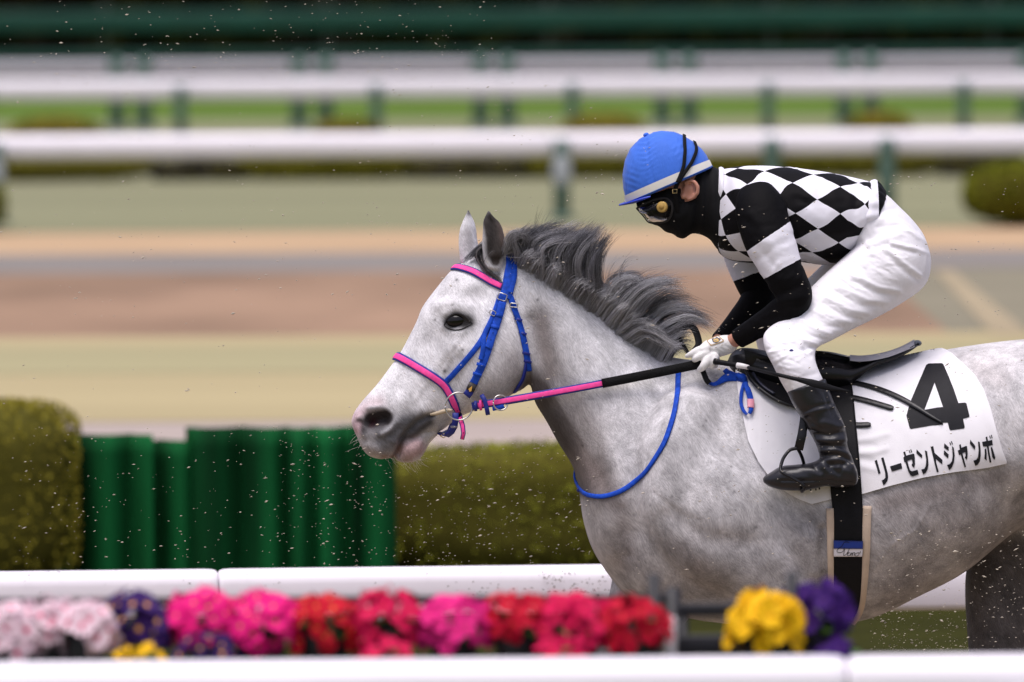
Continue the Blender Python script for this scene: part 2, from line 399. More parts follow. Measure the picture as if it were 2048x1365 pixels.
# ---- foliage
def leaf_quads(C, N, size, rnd):
    n = len(C); d = rnd.normal(size=(n, 3)); d = d / np.linalg.norm(d, axis=1)[:, None] + N * .7
    d /= np.linalg.norm(d, axis=1)[:, None]; u = np.cross(d, rnd.normal(size=(n, 3))); u /= np.linalg.norm(u, axis=1)[:, None]; v = np.cross(d, u)
    s = size * rnd.uniform(.6, 1.3, n)[:, None]
    V = np.stack([C - u * s, C - v * s * .5, C + u * s, C + v * s * .5], 1).reshape(-1, 3)
    return V, np.arange(4 * n).reshape(n, 4).tolist()
M_leaf = mat('olive_leaf', (1, 1, 1), .95, .05, vcol='tone'); M_core = mat('hedge_core', (.08, .072, .012), .95, .05)
def hedge(name, label, c, h, nleaf, size, tones, seed, group=None, e=6, cat='hedge'):
    """superellipsoid-block hedge: c centre of the base, h half sizes (x, y, full height)"""
    r = np.random.default_rng(seed); root = empty(name, c, label, cat, group)
    d = r.normal(size=(nleaf, 3)); d[:, 2] = np.where(d[:, 2] < -.9, -d[:, 2], d[:, 2])
    d *= np.array([1 / h[0], 1 / h[1], 2 / h[2]]) ** -.45
    q = np.abs(d / np.array([h[0], h[1], h[2] / 2])); s = np.sum(q ** e, 1) ** (-1 / e)
    Pn = d * s[:, None]; N = np.sign(d) * (q ** (e - 1)); N /= np.linalg.norm(N, axis=1)[:, None]
    lump = .5 + .5 * np.sin(Pn[:, 0] * 3.1 / h[2] + seed) * np.cos(Pn[:, 2] * 7 / h[2] + seed * 2)
    hv = np.array([h[0], h[1], h[2] / 2]); Pn = Pn * (1 - np.minimum(.10, .06 / hv) * r.random(nleaf)[:, None] ** 2 - np.minimum(.03, .02 / hv) * lump[:, None]) + np.array(c) + [0, 0, h[2] / 2]
    V, Fc = leaf_quads(Pn, N, size, r)
    o = mk('foliage', V, Fc, M_leaf, root, smooth=False); o['kind'] = 'stuff'
    t0, t1 = np.array(tones); mix = np.clip(.5 * lump + .5 * r.random(nleaf), 0, 1)[:, None]; tn = (t0 * (1 - mix) + t1 * mix)
    cattr(o.data, 'tone', np.repeat(tn, 4, 0))
    Vc, Fk = ell((0, 0, 0), (1, 1, 1), 24, 14); qa = np.abs(Vc); sc = np.sum(qa ** e, 1) ** (-1 / e)
    Vc = Vc * sc[:, None] * np.array([max(h[0] * .93, h[0] - .07), h[1] * .93, h[2] / 2 * .95]) + np.array(c) + [0, 0, h[2] / 2]
    mk('branches', Vc, Fk, M_core, root)
    return root
OL = ((.105, .10, .009), (.20, .195, .02)); OLB = ((.155, .130, .015), (.27, .235, .03)); OLD = ((.07, .08, .007), (.16, .175, .014))
Yh = 17.0
def hx(p0, p1, Y): return (xpx(p0, Y) + xpx(p1, Y)) / 2, (xpx(p1, Y) - xpx(p0, Y)) / 2
c, hw = hx(-700, 158, Yh - .3); hedge('hedge', 'clipped brownish hedge with rounded shoulder left of the green screens', (c, Yh + .1, 0), (hw, .55, P(0, 797, Yh)[2]), 16000, .013, OLB, 3, 'clipped hedges behind the near rail', 7)
c, hw = hx(690, 2600, Yh); hedge('hedge', 'long low olive hedge behind the chest of the horse', (c, Yh + .95, 0), (hw, .55, P(1000, 907, Yh)[2]), 26000, .013, ((.135, .140, .012), (.265, .275, .032)), 5, 'clipped hedges behind the near rail', 9)
# low hedge clumps under the far rail
Yc = 103
k = 0
for p0, p1, top, tn, lb in ((-700, 322, 312, OL, 'low olive hedge under the far rail at the left edge'), (300, 500, 326, ((.03, .028, .03), (.05, .045, .045)), 'dark low shrub in the first gap under the far rail'),
                        (470, 838, 308, OL, 'low olive hedge under the far rail above the horse ears'), (815, 1062, 324, ((.03, .028, .03), (.05, .045, .045)), 'dark low shrub in the second gap under the far rail'),
                        (1040, 1400, 310, OL, 'low olive hedge under the far rail behind the blue helmet'), (1380, 1900, 310, OL, 'low olive hedge under the far rail above the jockey back'), (1880, 2060, 322, ((.03, .028, .03), (.05, .045, .045)), 'dark low shrub near the right end of the far rail')):
    c, hw = hx(p0, p1, Yc); hedge('low_hedge', lb, (c, Yc + .5, 0), (hw, .5, P(0, top, Yc)[2]), 1600, .05, tn, 10 + k, 'low hedges under the far rail', 5); k += 1
for p0, p1, top, lb in ((10, 215, 236, 'yellowish shrub tip seen between far rails at left'), (625, 765, 244, 'yellowish shrub tip seen between far rails left of centre'), (1120, 1300, 236, 'yellowish shrub tip seen between far rails above the helmet'), (1690, 1830, 236, 'yellowish shrub tip seen between far rails at right')):
    c, hw = hx(p0, p1, Yc + 12); hedge('shrub', lb, (c, Yc + 12, 0), (hw, .6, P(0, top, Yc + 12)[2]), 900, .05, ((.18, .13, .02), (.26, .22, .03)), 30 + k, 'shrubs between the far rails', 2.5, 'shrub'); k += 1
Yt = G(462)[1]
c, hw = hx(1928, 2290, Yt); hedge('topiary', 'round clipped olive bush on the sage lawn at right edge', (c, Yt + .8, 0), (hw, .8, P(0, 334, Yt)[2]), 5000, .035, OLD, 50, None, 2.6, 'bush')
c, hw = hx(-260, 8, Yt); hedge('topiary', 'dark clipped bush cut by the left edge beside the marker post', (c, Yt + .8, 0), (hw, .8, P(0, 352, Yt)[2]), 2500, .035, OLD, 51, None, 3, 'bush')
# woodland and green fence closing the view
r = np.random.default_rng(77); n = 26000
C = np.stack([r.uniform(-45, 45, n), r.uniform(212, 219, n), r.uniform(0, 1, n) ** .9 * 9], 1)
C[:, 2] *= .75 + .25 * np.sin(C[:, 0] * .8) * np.sin(C[:, 0] * .31 + 1)
V, Fc = leaf_quads(C, np.tile([0, -1, .3], (n, 1)), .33, r)
o = mk('woodland', V, Fc, M_leaf, smooth=False); tag(o, 'dark evergreen wood closing the view above the fence', 'woodland', kind='stuff')
tw = np.array([.006, .007, .002]) + r.random((n, 1)) * np.array([.014, .017, .003]) + (np.sin(C[:, :1] * 1.1) > .55) * np.array([.006, .002, .006])
cattr(o.data, 'tone', np.repeat(tw, 4, 0))
tag(mk('woodland_bank', *box((0, 222, 5), (60, 1.5, 6)), mat('wood_dark', (.012, .011, .008), .95, .05), smooth=False), kind='structure')
Yg = 203.0
M_gf = mat('fence_green', (.008, .058, .040), .5, .3, .15, 1)
root = empty('rail_fence', (0, Yg, 0), 'long dark green fence of two broad bars before the wood', 'fence')
for a_, b_ in ((18, 58), (99, 116)):
    za, zb = P(1024, a_, Yg)[2], P(1024, b_, Yg)[2]
    mk('fence_bar', *box((0, Yg, (za + zb) / 2), (45, .05, abs(za - zb) / 2), .02), M_gf, root)
for i in range(-9, 10):
    mk('fence_post', *box((i * 4.6 + .8, Yg + .12, .85), (.06, .06, .87), .01), mat('fence_post_dark', (.02, .03, .02), .6) if i == -9 else bpy.data.materials['fence_post_dark'], root)

# ---- green pleated screens between the hedges
def screen(label, p0, p1, top, seed, Y):
    r = np.random.default_rng(seed); x0, x1 = xpx(p0, Y), xpx(p1, Y); z1 = P(1024, top, Y)[2]
    root = empty('green_screen', ((x0 + x1) / 2, Y, 0), label, 'screen', 'green screens behind the near rail')
    nx = max(24, int((x1 - x0) / .012)); u = np.linspace(0, 1, nx); L = x1 - x0
    fold = -.15 * np.abs(np.sin(np.pi * (u * L / .175 + .30 * np.sin(u * L * 6.1 + seed) + .12 * np.sin(u * L * 13 + 2 * seed) + .3 * seed))) ** .8 + .03 * np.sin(u * L / .62 * 6.28 + 2 * seed)
    zs = np.linspace(0.02, 1, 9); V = []
    for q in zs:
        for i in range(nx): V.append((x0 + u[i] * L, Y + fold[i] * 1.0, q * z1))
    m = len(V); V2 = [(a, b + .012, c) for a, b, c in V]; Fc = []
    for j in range(8):
        for i in range(nx - 1):
            a = j * nx + i; Fc.append((a, a + 1, a + nx + 1, a + nx)); Fc.append((m + a, m + a + nx, m + a + nx + 1, m + a + 1))
    for i in range(nx - 1): a = 8 * nx + i; Fc.append((a, a + 1, m + a + 1, m + a))
    mk('cloth', V + V2, Fc, M_cloth, root)
    for xx in (x0 + .04, x1 - .04): mk('pole', *tube([(xx, Y + .1, 0), (xx, Y + .1, z1 * .5), (xx, Y + .1, z1 - .02)], .018, 8), M_post, root)
M_cloth = mat('green_cloth', (.0042, .078, .020), .85, .1, .85, 1.8, stretch=(3.5, 1, .2))  # tall light and dark streaks in the colour deepen the fold shadows
screen('narrow dark green pleated screen beside the left hedge', 118, 306, 862, 1, Yh + .1)
screen('lowest short green pleated screen between two taller ones', 296, 380, 874, 2, Yh + .16)
screen('wide green pleated screen in front of the horse nose', 370, 706, 850, 3, Yh + .05)
screen('green pleated screen partly hidden behind the muzzle', 696, 790, 848, 4, Yh + .14)
# ============================================================ FOREGROUND FLOWER RACK
Yp = -9.0
M_black = mat('black_metal', (.012, .012, .016), .45, .4)
rack = empty('planter_rack', (0, Yp, 0), 'black metal flower rack standing behind the front rail', 'rack')
sp = mpp(Yp)
def pz(py, Y): return P(1024, py, Y)[2]
zr = pz(1199, Yp + .12)
x0, x1 = xpx(-500, Yp), xpx(1345, Yp)
mk('crossbar', *box(((x0 + x1) / 2, Yp + .12, zr), ((x1 - x0) / 2, .012, .0075), .003), M_black, rack)
xb0, xb1 = xpx(1345, Yp), xpx(1600, Yp)
mk('crossbar', *box(((xb0 + xb1) / 2, Yp + .12, pz(1222, Yp + .12)), ((xb1 - xb0) / 2, .012, .013), .003), M_black, rack)
mk('crossbar', *box(((xb0 + xb1) / 2, Yp + .12, pz(1292, Yp + .12)), ((xb1 - xb0) / 2, .012, .018), .003), M_black, rack)
mk('shelf', *box(((x0 + xpx(1900, Yp)) / 2, Yp, pz(1352, Yp)), ((xpx(1900, Yp) - x0) / 2, .13, .008), .003), M_black, rack)
for p, t, rr in ((1308, 1150, .012), (1345, 1178, .016), (1365, 1210, .011), (1583, 1146, .011), (-300, 1200, .014), (1800, 1352, .014)):
    Yq = Yp + (.04 if p in (1308, 1583) else .12)
    C = [P(p, t, Yq), None, None]; C[1] = C[0] * [1, 1, .5]; C[2] = C[0] * [1, 1, 0]
    mk('upright', *tube(C[::-1], rr, 10), M_black, rack)
mk('label_holder', *box(P(1340, 1282, Yp + .07), (.012, .012, .045), .004), mat('label_white', (.7, .68, .7), .6), rack)

M_pot = mat('black_pot', (.02, .02, .02), .6)
M_gl = mat('plant_leaf', (.06, .12, .02), .5, .4, .3, 20)
EYE = mat('flower_eye_yellow', (.70, .33, .03), .6, .2)
EYER = mat('flower_eye_red', (.55, .03, .12), .6)
def petal_mat(n, c): return mat(n, c, .65, .15, .2, 60, sss=0.0)
KIND = {'white': (petal_mat('petal_white', (.78, .58, .64)), EYER), 'hot': (petal_mat('petal_hot_pink', (.78, .010, .20)), EYE),
        'red': (petal_mat('petal_red', (.52, .004, .022)), EYE), 'crimson': (petal_mat('petal_crimson', (.52, .004, .030)), petal_mat('eye_crimson', (.55, .05, .01))), 'rose': (petal_mat('petal_rose', (.60, .006, .075)), petal_mat('eye_rose', (.62, .05, .03))),
        'pink': (petal_mat('petal_pink', (.74, .02, .22)), petal_mat('eye_pink', (.75, .06, .12))), 'purple': (petal_mat('petal_purple', (.035, .010, .10)), EYE),
        'violet': (petal_mat('petal_violet', (.040, .008, .125)), petal_mat('eye_violet', (.10, .03, .10))), 'yellow': (petal_mat('petal_yellow', (.82, .47, .006)), petal_mat('eye_orange', (.85, .33, .01)))}
def blossom_mesh(kind, v):
    r = np.random.default_rng(hash(kind) % 1000 + v if False else sum(map(ord, kind)) + v); V, Fc, MI = [(0, 0, .1)], [], []
    n = 5; EYR = .30 if kind == 'white' else (.24 if kind == 'purple' else .15)
    for i in range(n):
        a = 2 * math.pi * i / n + r.normal(0, .08); wv = .62 + r.normal(0, .05); k = len(V)
        up_ = r.uniform(.02, .32)
        for aa, rr, z in ((-wv * .5, .45, .10), (-wv, .86, up_), (-.22, 1.02, up_ + .1), (0, .93, up_), (.22, 1.02, up_ + .08), (wv, .86, up_ - .06), (wv * .5, .45, .06)):
            V.append((math.cos(a + aa) * rr, math.sin(a + aa) * rr, z))
        for j in range(6): Fc.append((0, k + j, k + j + 1)); MI.append(0)
    k = len(V)
    for i in range(8): a = i * .785; V.append((math.cos(a) * EYR, math.sin(a) * EYR, .15))
    V.append((0, 0, .2))
    for i in range(8): Fc.append((k + i, k + (i + 1) % 8, k + 8)); MI.append(1)
    me = bpy.data.meshes.new('blossom'); me.from_pydata(V, [], Fc); me.materials.append(KIND[kind][0]); me.materials.append(KIND[kind][1])
    me.polygons.foreach_set('material_index', MI); me.update(); return me
BM = {k: [blossom_mesh(k, v) for v in range(3)] for k in KIND}
def plant(name, label, px, py, rad, kind, nb, size, dy=0.0, group='flower pots on the rack', squash=.9):
    r = np.random.default_rng(int(px * 7 + py)); Y = Yp + dy; c = P(px, py, Y); R_ = rad * mpp(Y); zb = pz(1350, Y)
    root = empty(name, (c[0], Y, zb), label, 'potted plant', group)
    ph = max(.02, min(.09, (c[2] - zb) * .8 + .02)); rp = R_ * .75
    C = np.array([(c[0], Y, zb), (c[0], Y, zb + ph * .5), (c[0], Y, zb + ph)])
    mk('pot', *tube(C, np.array([.75, .88, 1.0]) * rp, 14), M_pot, root)
    # leaves
    n = 26; V, Fc = [], []
    for i in range(n):
        a = r.uniform(0, 6.28); el = r.uniform(-.1, .5); d = np.array([math.cos(a), math.sin(a), 0]); L = R_ * r.uniform(.75, 1.1); s = np.array([-math.sin(a), math.cos(a), 0]) * L * .3
        p0 = np.array([c[0], Y, max(zb + ph, c[2] - R_ * .7)]); k = len(V)
        for t, wv in ((.15, .25), (.45, .9), (.75, 1), (1, .1)):
            q = p0 + d * L * t + np.array([0, 0, L * (el * t - .35 * t * t + .1)])
            V += [q - s * wv, q + s * wv + [0, 0, .004]]
        for j in range(3): Fc.append((k + 2 * j, k + 2 * j + 1, k + 2 * j + 3, k + 2 * j + 2))
    lf = mk('leaves', V, Fc, M_gl, root); lf['kind'] = 'stuff'
    # blossoms spread over a dome (golden-angle)
    for i in range(nb):
        z = 1 - (i + .5) / nb * 1.45; rr = math.sqrt(max(0, 1 - z * z)); a = i * 2.39996 + r.normal(0, .25)
        d = Vector((rr * math.cos(a), rr * math.sin(a), z * squash)); jit = 1 + r.normal(0, .07)
        o = bpy.data.objects.new('blossom', BM[kind][i % 3]); COL.objects.link(o); o.parent = root
        loc = Vector(c) + d * R_ * jit; o.location = loc - Vector((c[0], Y, zb))
        nn = Vector((d.x + r.normal(0, .35), d.y - .35 + r.normal(0, .35), d.z + .2 + r.normal(0, .3)))
        o.rotation_euler = (nn.to_track_quat('Z', 'Y') @ Matrix.Rotation(r.uniform(0, 6.28), 3, 'Z').to_quaternion()).to_euler()
        s = size * mpp(Y) * r.uniform(.85, 1.15); o.scale = (s, s, s)
    return root
for a in (('primula', 'white primula with pink eyes cut by the left frame edge', 18, 1278, 62, 'white', 34, 23, .02),
          ('primula', 'white primula with pink eyes standing second from the left', 100, 1268, 62, 'white', 30, 23, .05),
          ('primula', 'white primula with pink eyes beside the dark purple pansy', 172, 1262, 52, 'white', 26, 23, -.02),
          ('pansy', 'dark purple pansy with gold eyes right of the white primulas', 266, 1262, 62, 'purple', 34, 24, .03),
          ('pansy', 'small yellow pansy low in front of the purple one', 283, 1338, 40, 'yellow', 16, 16, -.10),
          ('primula', 'hot pink primula leftmost of the pink ones', 402, 1252, 64, 'hot', 40, 21, .04),
          ('pansy', 'low purple pansy beneath the hot pink primulas', 420, 1318, 50, 'purple', 18, 20, -.10),
          ('primula', 'hot pink primula between another pink one and the red one', 520, 1262, 72, 'hot', 44, 21, .04),
          ('primula', 'red primula with clear golden eyes in left half', 648, 1262, 68, 'red', 42, 20, .05),
          ('primula', 'rosy red primula ball above a low rosy one', 772, 1250, 66, 'rose', 44, 19, .04),
          ('primula', 'low rosy primula dome just over the front rail', 772, 1326, 45, 'rose', 20, 18, -.10),
          ('primula', 'soft pink primula ball between two red plants', 908, 1258, 66, 'pink', 44, 19, .04),
          ('primula', 'crimson primula ball right of the soft pink one', 1034, 1254, 62, 'crimson', 42, 19, .05),
          ('primula', 'rosy primula ball left of the last red plant', 1150, 1258, 66, 'rose', 44, 19, .03),
          ('primula', 'last crimson primula at the rack end below a green shoot', 1262, 1262, 62, 'crimson', 40, 20, .03),
          ('primula', 'low rosy primula dome left of the black uprights', 1120, 1328, 48, 'rose', 20, 18, -.10),
          ('primula', 'bright yellow primula, tallest plant on the rack', 1530, 1258, 64, 'yellow', 52, 25, -.02),
          ('pansy', 'violet pansy leaning behind the yellow primula', 1632, 1232, 60, 'violet', 40, 22, .10),
          ('pansy', 'low violet pansy at the right end of the rack', 1672, 1330, 46, 'violet', 20, 20, .03)):
    plant(*a[:4], a[4] + 5, a[5], int(a[6] * 1.15), a[7] + 1, *a[8:])
# ============================================================ THE HORSE
HB = P(1700, 1897, 0) * [1, 1, 0]
h_parts = []
HEAD = [((1012, 502), (1068, 735), .070, -.05), ((975, 512), (1062, 760), .084, -.1), ((940, 520), (1050, 776), .094, -.12), ((906, 538), (1030, 786), .101, -.12), ((873, 576), (1010, 796), .104, -.15), ((845, 614), (985, 808), .098, -.2),
        ((833, 643), (955, 820), .088, -.22), ((815, 679), (926, 831), .078, -.25), ((799, 708), (902, 847), .070, -.25), ((778, 737), (884, 861), .064, -.22),
        ((754, 769), (862, 866), .060, -.15), ((729, 797), (842, 876), .060, -.05), ((710, 822), (820, 890), .060, .05), ((703, 843), (798, 906), .055, .05), ((709, 864), (782, 917), .048, .0), ((724, 893), (765, 916), .03, 0)]
h_parts.append(loft(HEAD, n=40, sub=6, ex=2.3, dome=.3))
# lower lip / chin, upper lip
h_parts.append(limb([(872, 860, 10, 0, 1.8), (848, 876, 16, 0, 1.8), (824, 900, 24, 0, 1.4), (806, 911, 16, 0, 1.6), (793, 914, 9, 0, 1.8)], n=28))
h_parts.append(limb([(728, 872, 16, 0, 1.9), (750, 893, 23, 0, 1.8), (772, 909, 13, 0, 2.0)], n=28))
NECK = [((1012, 503), (1062, 770), .072, -.1), ((1047, 518), (1070, 806), .080, -.2), ((1092, 545), (1092, 842), .088, -.3), ((1150, 585), (1117, 888), .097, -.32), ((1210, 630), (1146, 935), .110, -.35),
        ((1268, 675), (1158, 985), .132, -.35), ((1330, 710), (1167, 1045), .165, -.3), ((1400, 722), (1190, 1110), .2, -.25), ((1450, 735), (1240, 1180), .2, -.2)]
h_parts.append(loft(NECK, n=44, sub=6, ex=2.1, dome=.1))
TRUNK = [((1262, 800), (1212, 1145), .13, -.1), ((1330, 730), (1262, 1198), .2, -.15), ((1420, 722), (1370, 1236), .245, -.18), ((1520, 736), (1510, 1252), .27, -.15), ((1640, 744), (1650, 1250), .288, -.12), ((1740, 732), (1742, 1237), .298, -.1),
         ((1840, 710), (1837, 1193), .30, -.05), ((1930, 693), (1930, 1144), .297, 0), ((2048, 679), (2040, 1056), .288, .05), ((2150, 680), (2150, 1010), .275, .05), ((2260, 705), (2270, 1005), .25, 0), ((2345, 745), (2360, 985), .2, 0), ((2392, 800), (2400, 930), .1, 0)]
h_parts.append(loft(TRUNK, n=48, sub=6, ex=2.15, dome=.3))
# near shoulder and foreleg, off foreleg, hind legs
h_parts.append(limb([(1385, 800, 60, -.13, 1), (1372, 920, 112, -.155, .8), (1430, 1030, 140, -.165, .8), (1515, 1105, 118, -.165, .85), (1562, 1185, 92, -.16, .9), (1592, 1290, 68, -.15, 1), (1622, 1420, 50, -.14, 1), (1655, 1500, 43, -.13, 1), (1690, 1640, 27, -.13, 1), (1722, 1770, 30, -.13, 1), (1712, 1830, 28, -.13), (1690, 1893, 42, -.13)], n=32))
h_parts.append(limb([(1360, 1050, 120, .15, .8), (1310, 1180, 92, .155, .9), (1262, 1270, 68, .15, 1), (1180, 1400, 48, .14, 1), (1120, 1480, 44, .13, 1), (1075, 1620, 28, .13, 1), (1040, 1740, 31, .13, 1), (1010, 1800, 28, .13), (985, 1885, 42, .13)], n=28))
h_parts.append(limb([(2200, 900, 165, .14, .8), (2120, 1040, 150, .16, .8), (2040, 1140, 110, .165, .8), (2018, 1260, 86, .16, .9), (2012, 1380, 66, .15, 1), (2030, 1480, 50, .14, 1), (2000, 1620, 32, .13, 1), (1970, 1760, 34, .13), (1940, 1885, 42, .13)], n=28))
h_parts.append(limb([(2230, 850, 160, -.14, .8), (2300, 1010, 150, -.16, .8), (2360, 1150, 110, -.165, .8), (2440, 1290, 78, -.16, .9), (2530, 1400, 52, -.15, 1), (2590, 1540, 34, -.14, 1), (2640, 1700, 34, -.13), (2680, 1790, 30, -.13), (2720, 1870, 42, -.13)], n=28))
# ears: leaf-shaped cups
def ear(secs, y):
    return loft([(a, b, wv, 0, y) for a, b, wv in secs], n=24, sub=6, ex=2.0, dome=.6)
h_parts.append(ear([((970, 534), (1003, 541), .020), ((965, 510), (1009, 516), .022), ((964, 485), (1011, 492), .023), ((965, 462), (1009, 470), .021), ((966, 441), (1001, 446), .017), ((972, 428), (986, 430), .011), ((975, 421), (979, 421), .005)], -.055))
h_parts.append(ear([((920, 528), (962, 520), .020), ((917, 492), (957, 490), .020), ((918, 465), (955, 478), .019), ((924, 445), (951, 450), .016), ((932, 428), (942, 429), .010), ((935, 419), (938, 419), .005)], .055))
VX = .0039
V, Fc = remesh(h_parts, VX)
E = edges(Fc); pp = proj(V)
wt = np.clip((pp[:, 0] - 1040) / 60, .0, 1); wt = np.maximum(wt, np.clip((pp[:, 1] - 1150) / 60, 0, 1))
V = smooth(V, E, 5, .5)
V = smooth(V, E, 44, .6, wt)
jowl = np.exp(-((pp[:, 0] - 1058) / 30) ** 2) * (pp[:, 1] > 560)
V = smooth(V, E, 8, .5, jowl)
# ---- sculpted anatomy (mm along the normal)
SC = [([(988, 742)], 48, 12), ([(1000, 700), (985, 770)], 30, 4),                                     # cheek
      ([(1060, 640), (1066, 700), (1062, 765)], 9, -9), ([(1045, 600), (1052, 650)], 10, -5),           # behind the jaw
      ([(905, 690), (880, 728), (862, 755)], 9, 6), ([(930, 705), (960, 690)], 10, 3),                     # facial crest
      ([(895, 716), (868, 752)], 0 + 12, -3), ([(935, 735), (905, 775), (880, 805)], 16, -6),
      ([(880, 612), (905, 606), (935, 615)], 9, 8), ([(955, 590)], 14, -7), ([(935, 575)], 11, 3),           # brow and hollow above the eye
      ([(862, 660), (835, 720), (800, 775)], 12, -3), ([(912, 643)], 15, -9), ([(888, 655), (905, 668), (932, 660)], 6, 4), ([(893, 628), (912, 621), (938, 634)], 6, 6),
      ([(850, 690), (880, 680)], 14, -3), ([(830, 760), (812, 800)], 12, 4), ([(868, 800), (840, 826)], 12, 4),
      ([(746, 841), (768, 837)], 12, -32), ([(736, 846)], 9, -10), ([(718, 844), (722, 855), (728, 863)], 4, -7), ([(738, 818), (762, 816), (781, 828), (786, 845), (778, 858), (764, 867)], 5, 8), ([(760, 880), (785, 872), (800, 858)], 6, -4), ([(716, 838), (722, 870)], 6, 3),
      ([(793, 912), (802, 888), (814, 866), (832, 847), (850, 836), (866, 831)], 4.0, -11), ([(806, 882), (824, 877), (842, 880)], 3.5, -4), ([(848, 890), (852, 880)], 5, -6), ([(816, 896), (834, 892)], 8, 4), ([(712, 866), (722, 874), (728, 884)], 4, -3), ([(735, 890), (760, 905)], 7, 3), ([(770, 884), (790, 896)], 3, -2), ([(780, 878), (797, 888)], 2.5, 1.5), ([(806, 880), (828, 858)], 5, -5),
      ([(786, 893), (770, 880)], 8, 4), ([(860, 850), (890, 838)], 7, -3),
      ([(985, 500), (988, 470), (985, 440)], 8.5, -15), ([(990, 522)], 7, -8),                              # near ear cup
      # neck and body
      ([(1085, 640), (1100, 720), (1130, 790), (1165, 870), (1200, 950)], 16, -9), ([(1075, 610), (1088, 660)], 14, -4),   # jugular groove
      ([(1100, 610), (1180, 690), (1270, 760)], 34, 7), ([(1120, 840), (1160, 920), (1195, 1000)], 16, 7),
      ([(1345, 760), (1305, 860), (1268, 960), (1262, 1060)], 18, -10), ([(1380, 800), (1350, 920), (1310, 1010)], 30, 9),
      ([(1262, 1010), (1290, 1100), (1300, 1170)], 22, 8), ([(1205, 1010), (1225, 1100)], 20, 6), ([(1240, 1020), (1255, 1110)], 9, -5),
      ([(1340, 1030), (1420, 1080), (1500, 1085)], 15, -8), ([(1450, 960), (1530, 1020), (1590, 1070)], 30, 8), ([(1545, 960), (1605, 1040)], 14, -5),
      ([(1400, 1120), (1480, 1160)], 26, 8), ([(1646, 1060), (1643, 1117), (1652, 1170), (1662, 1220)], 7, -14), ([(1628, 1080), (1630, 1140)], 12, 7),
      ([(1560, 1120), (1600, 1180)], 18, 7), ([(1780, 1060), (1900, 1060), (1990, 1020)], 40, 5), ([(1760, 1150), (1880, 1120)], 22, -4),
      ([(1960, 960), (2010, 1010), (2048, 1000)], 26, -10), ([(2000, 900), (2048, 930)], 40, 8), ([(1800, 1190), (1900, 1140), (1990, 1080)], 14, 4), ([(1930, 1000), (1860, 1080)], 18, -3),
      ([(1310, 985), (1360, 1030), (1410, 1045)], 4, -1.5), ([(1420, 930), (1450, 980), (1500, 1010)], 4, -1.5), ([(930, 690), (900, 720), (880, 770)], 3, 1.8), ([(925, 668), (905, 700), (893, 735), (870, 770)], 2.4, 1.8), ([(893, 735), (905, 765), (900, 790)], 2.4, 1.5), ([(850, 700), (838, 740), (842, 775), (830, 800)], 2.4, 1.4), ([(870, 720), (860, 760)], 2.2, 1.2), ([(1110, 640), (1140, 700), (1180, 760), (1200, 820)], 4, -1.2), ([(1330, 900), (1290, 960), (1280, 1020)], 3, 1.4), ([(1450, 860), (1430, 930), (1450, 1000), (1440, 1060)], 3, 1.3), ([(1520, 1010), (1545, 1070), (1530, 1130)], 3, 1.3), ([(1860, 1010), (1830, 1060), (1780, 1090), (1750, 1140)], 3, 1.4), ([(1830, 1060), (1850, 1110)], 3, 1.2), ([(1480, 870), (1500, 960)], 14, -3), ([(1400, 860), (1430, 950)], 16, 3), ([(900, 700), (915, 750)], 3, 1.4), ([(850, 770), (835, 800), (845, 822)], 3, 1.6)]
V = sculpt(V, Fc, SC)
V = smooth(V, E, 2, .4)
# ---- coat colours (pigment, darker low on the body, shade painted on the off hind leg)
pp = side_px(V); N = normals(V, Fc)
WH, GR, BR, DK = (.80, .785, .805), (.40, .375, .375), (.22, .185, .17), (.055, .045, .042)
x, y = pp[:, 0], pp[:, 1]
Cc = np.tile(np.array((.60, .585, .60)), (len(V), 1))
def blend(m, col):
    global Cc
    m = np.clip(m, 0, 1)[:, None]; Cc = Cc * (1 - m) + np.array(col) * m
sm = lambda t: np.clip(t, 0, 1) ** 2 * (3 - 2 * np.clip(t, 0, 1))
blend(sm((1090 - x) / 60), WH)
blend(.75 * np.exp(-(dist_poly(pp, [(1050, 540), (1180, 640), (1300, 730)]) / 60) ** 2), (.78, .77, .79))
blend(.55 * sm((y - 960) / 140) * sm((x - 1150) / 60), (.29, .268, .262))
blend(.75 * sm((y - 880) / 120) * sm((x - 1700) / 60), (.48, .455, .455))
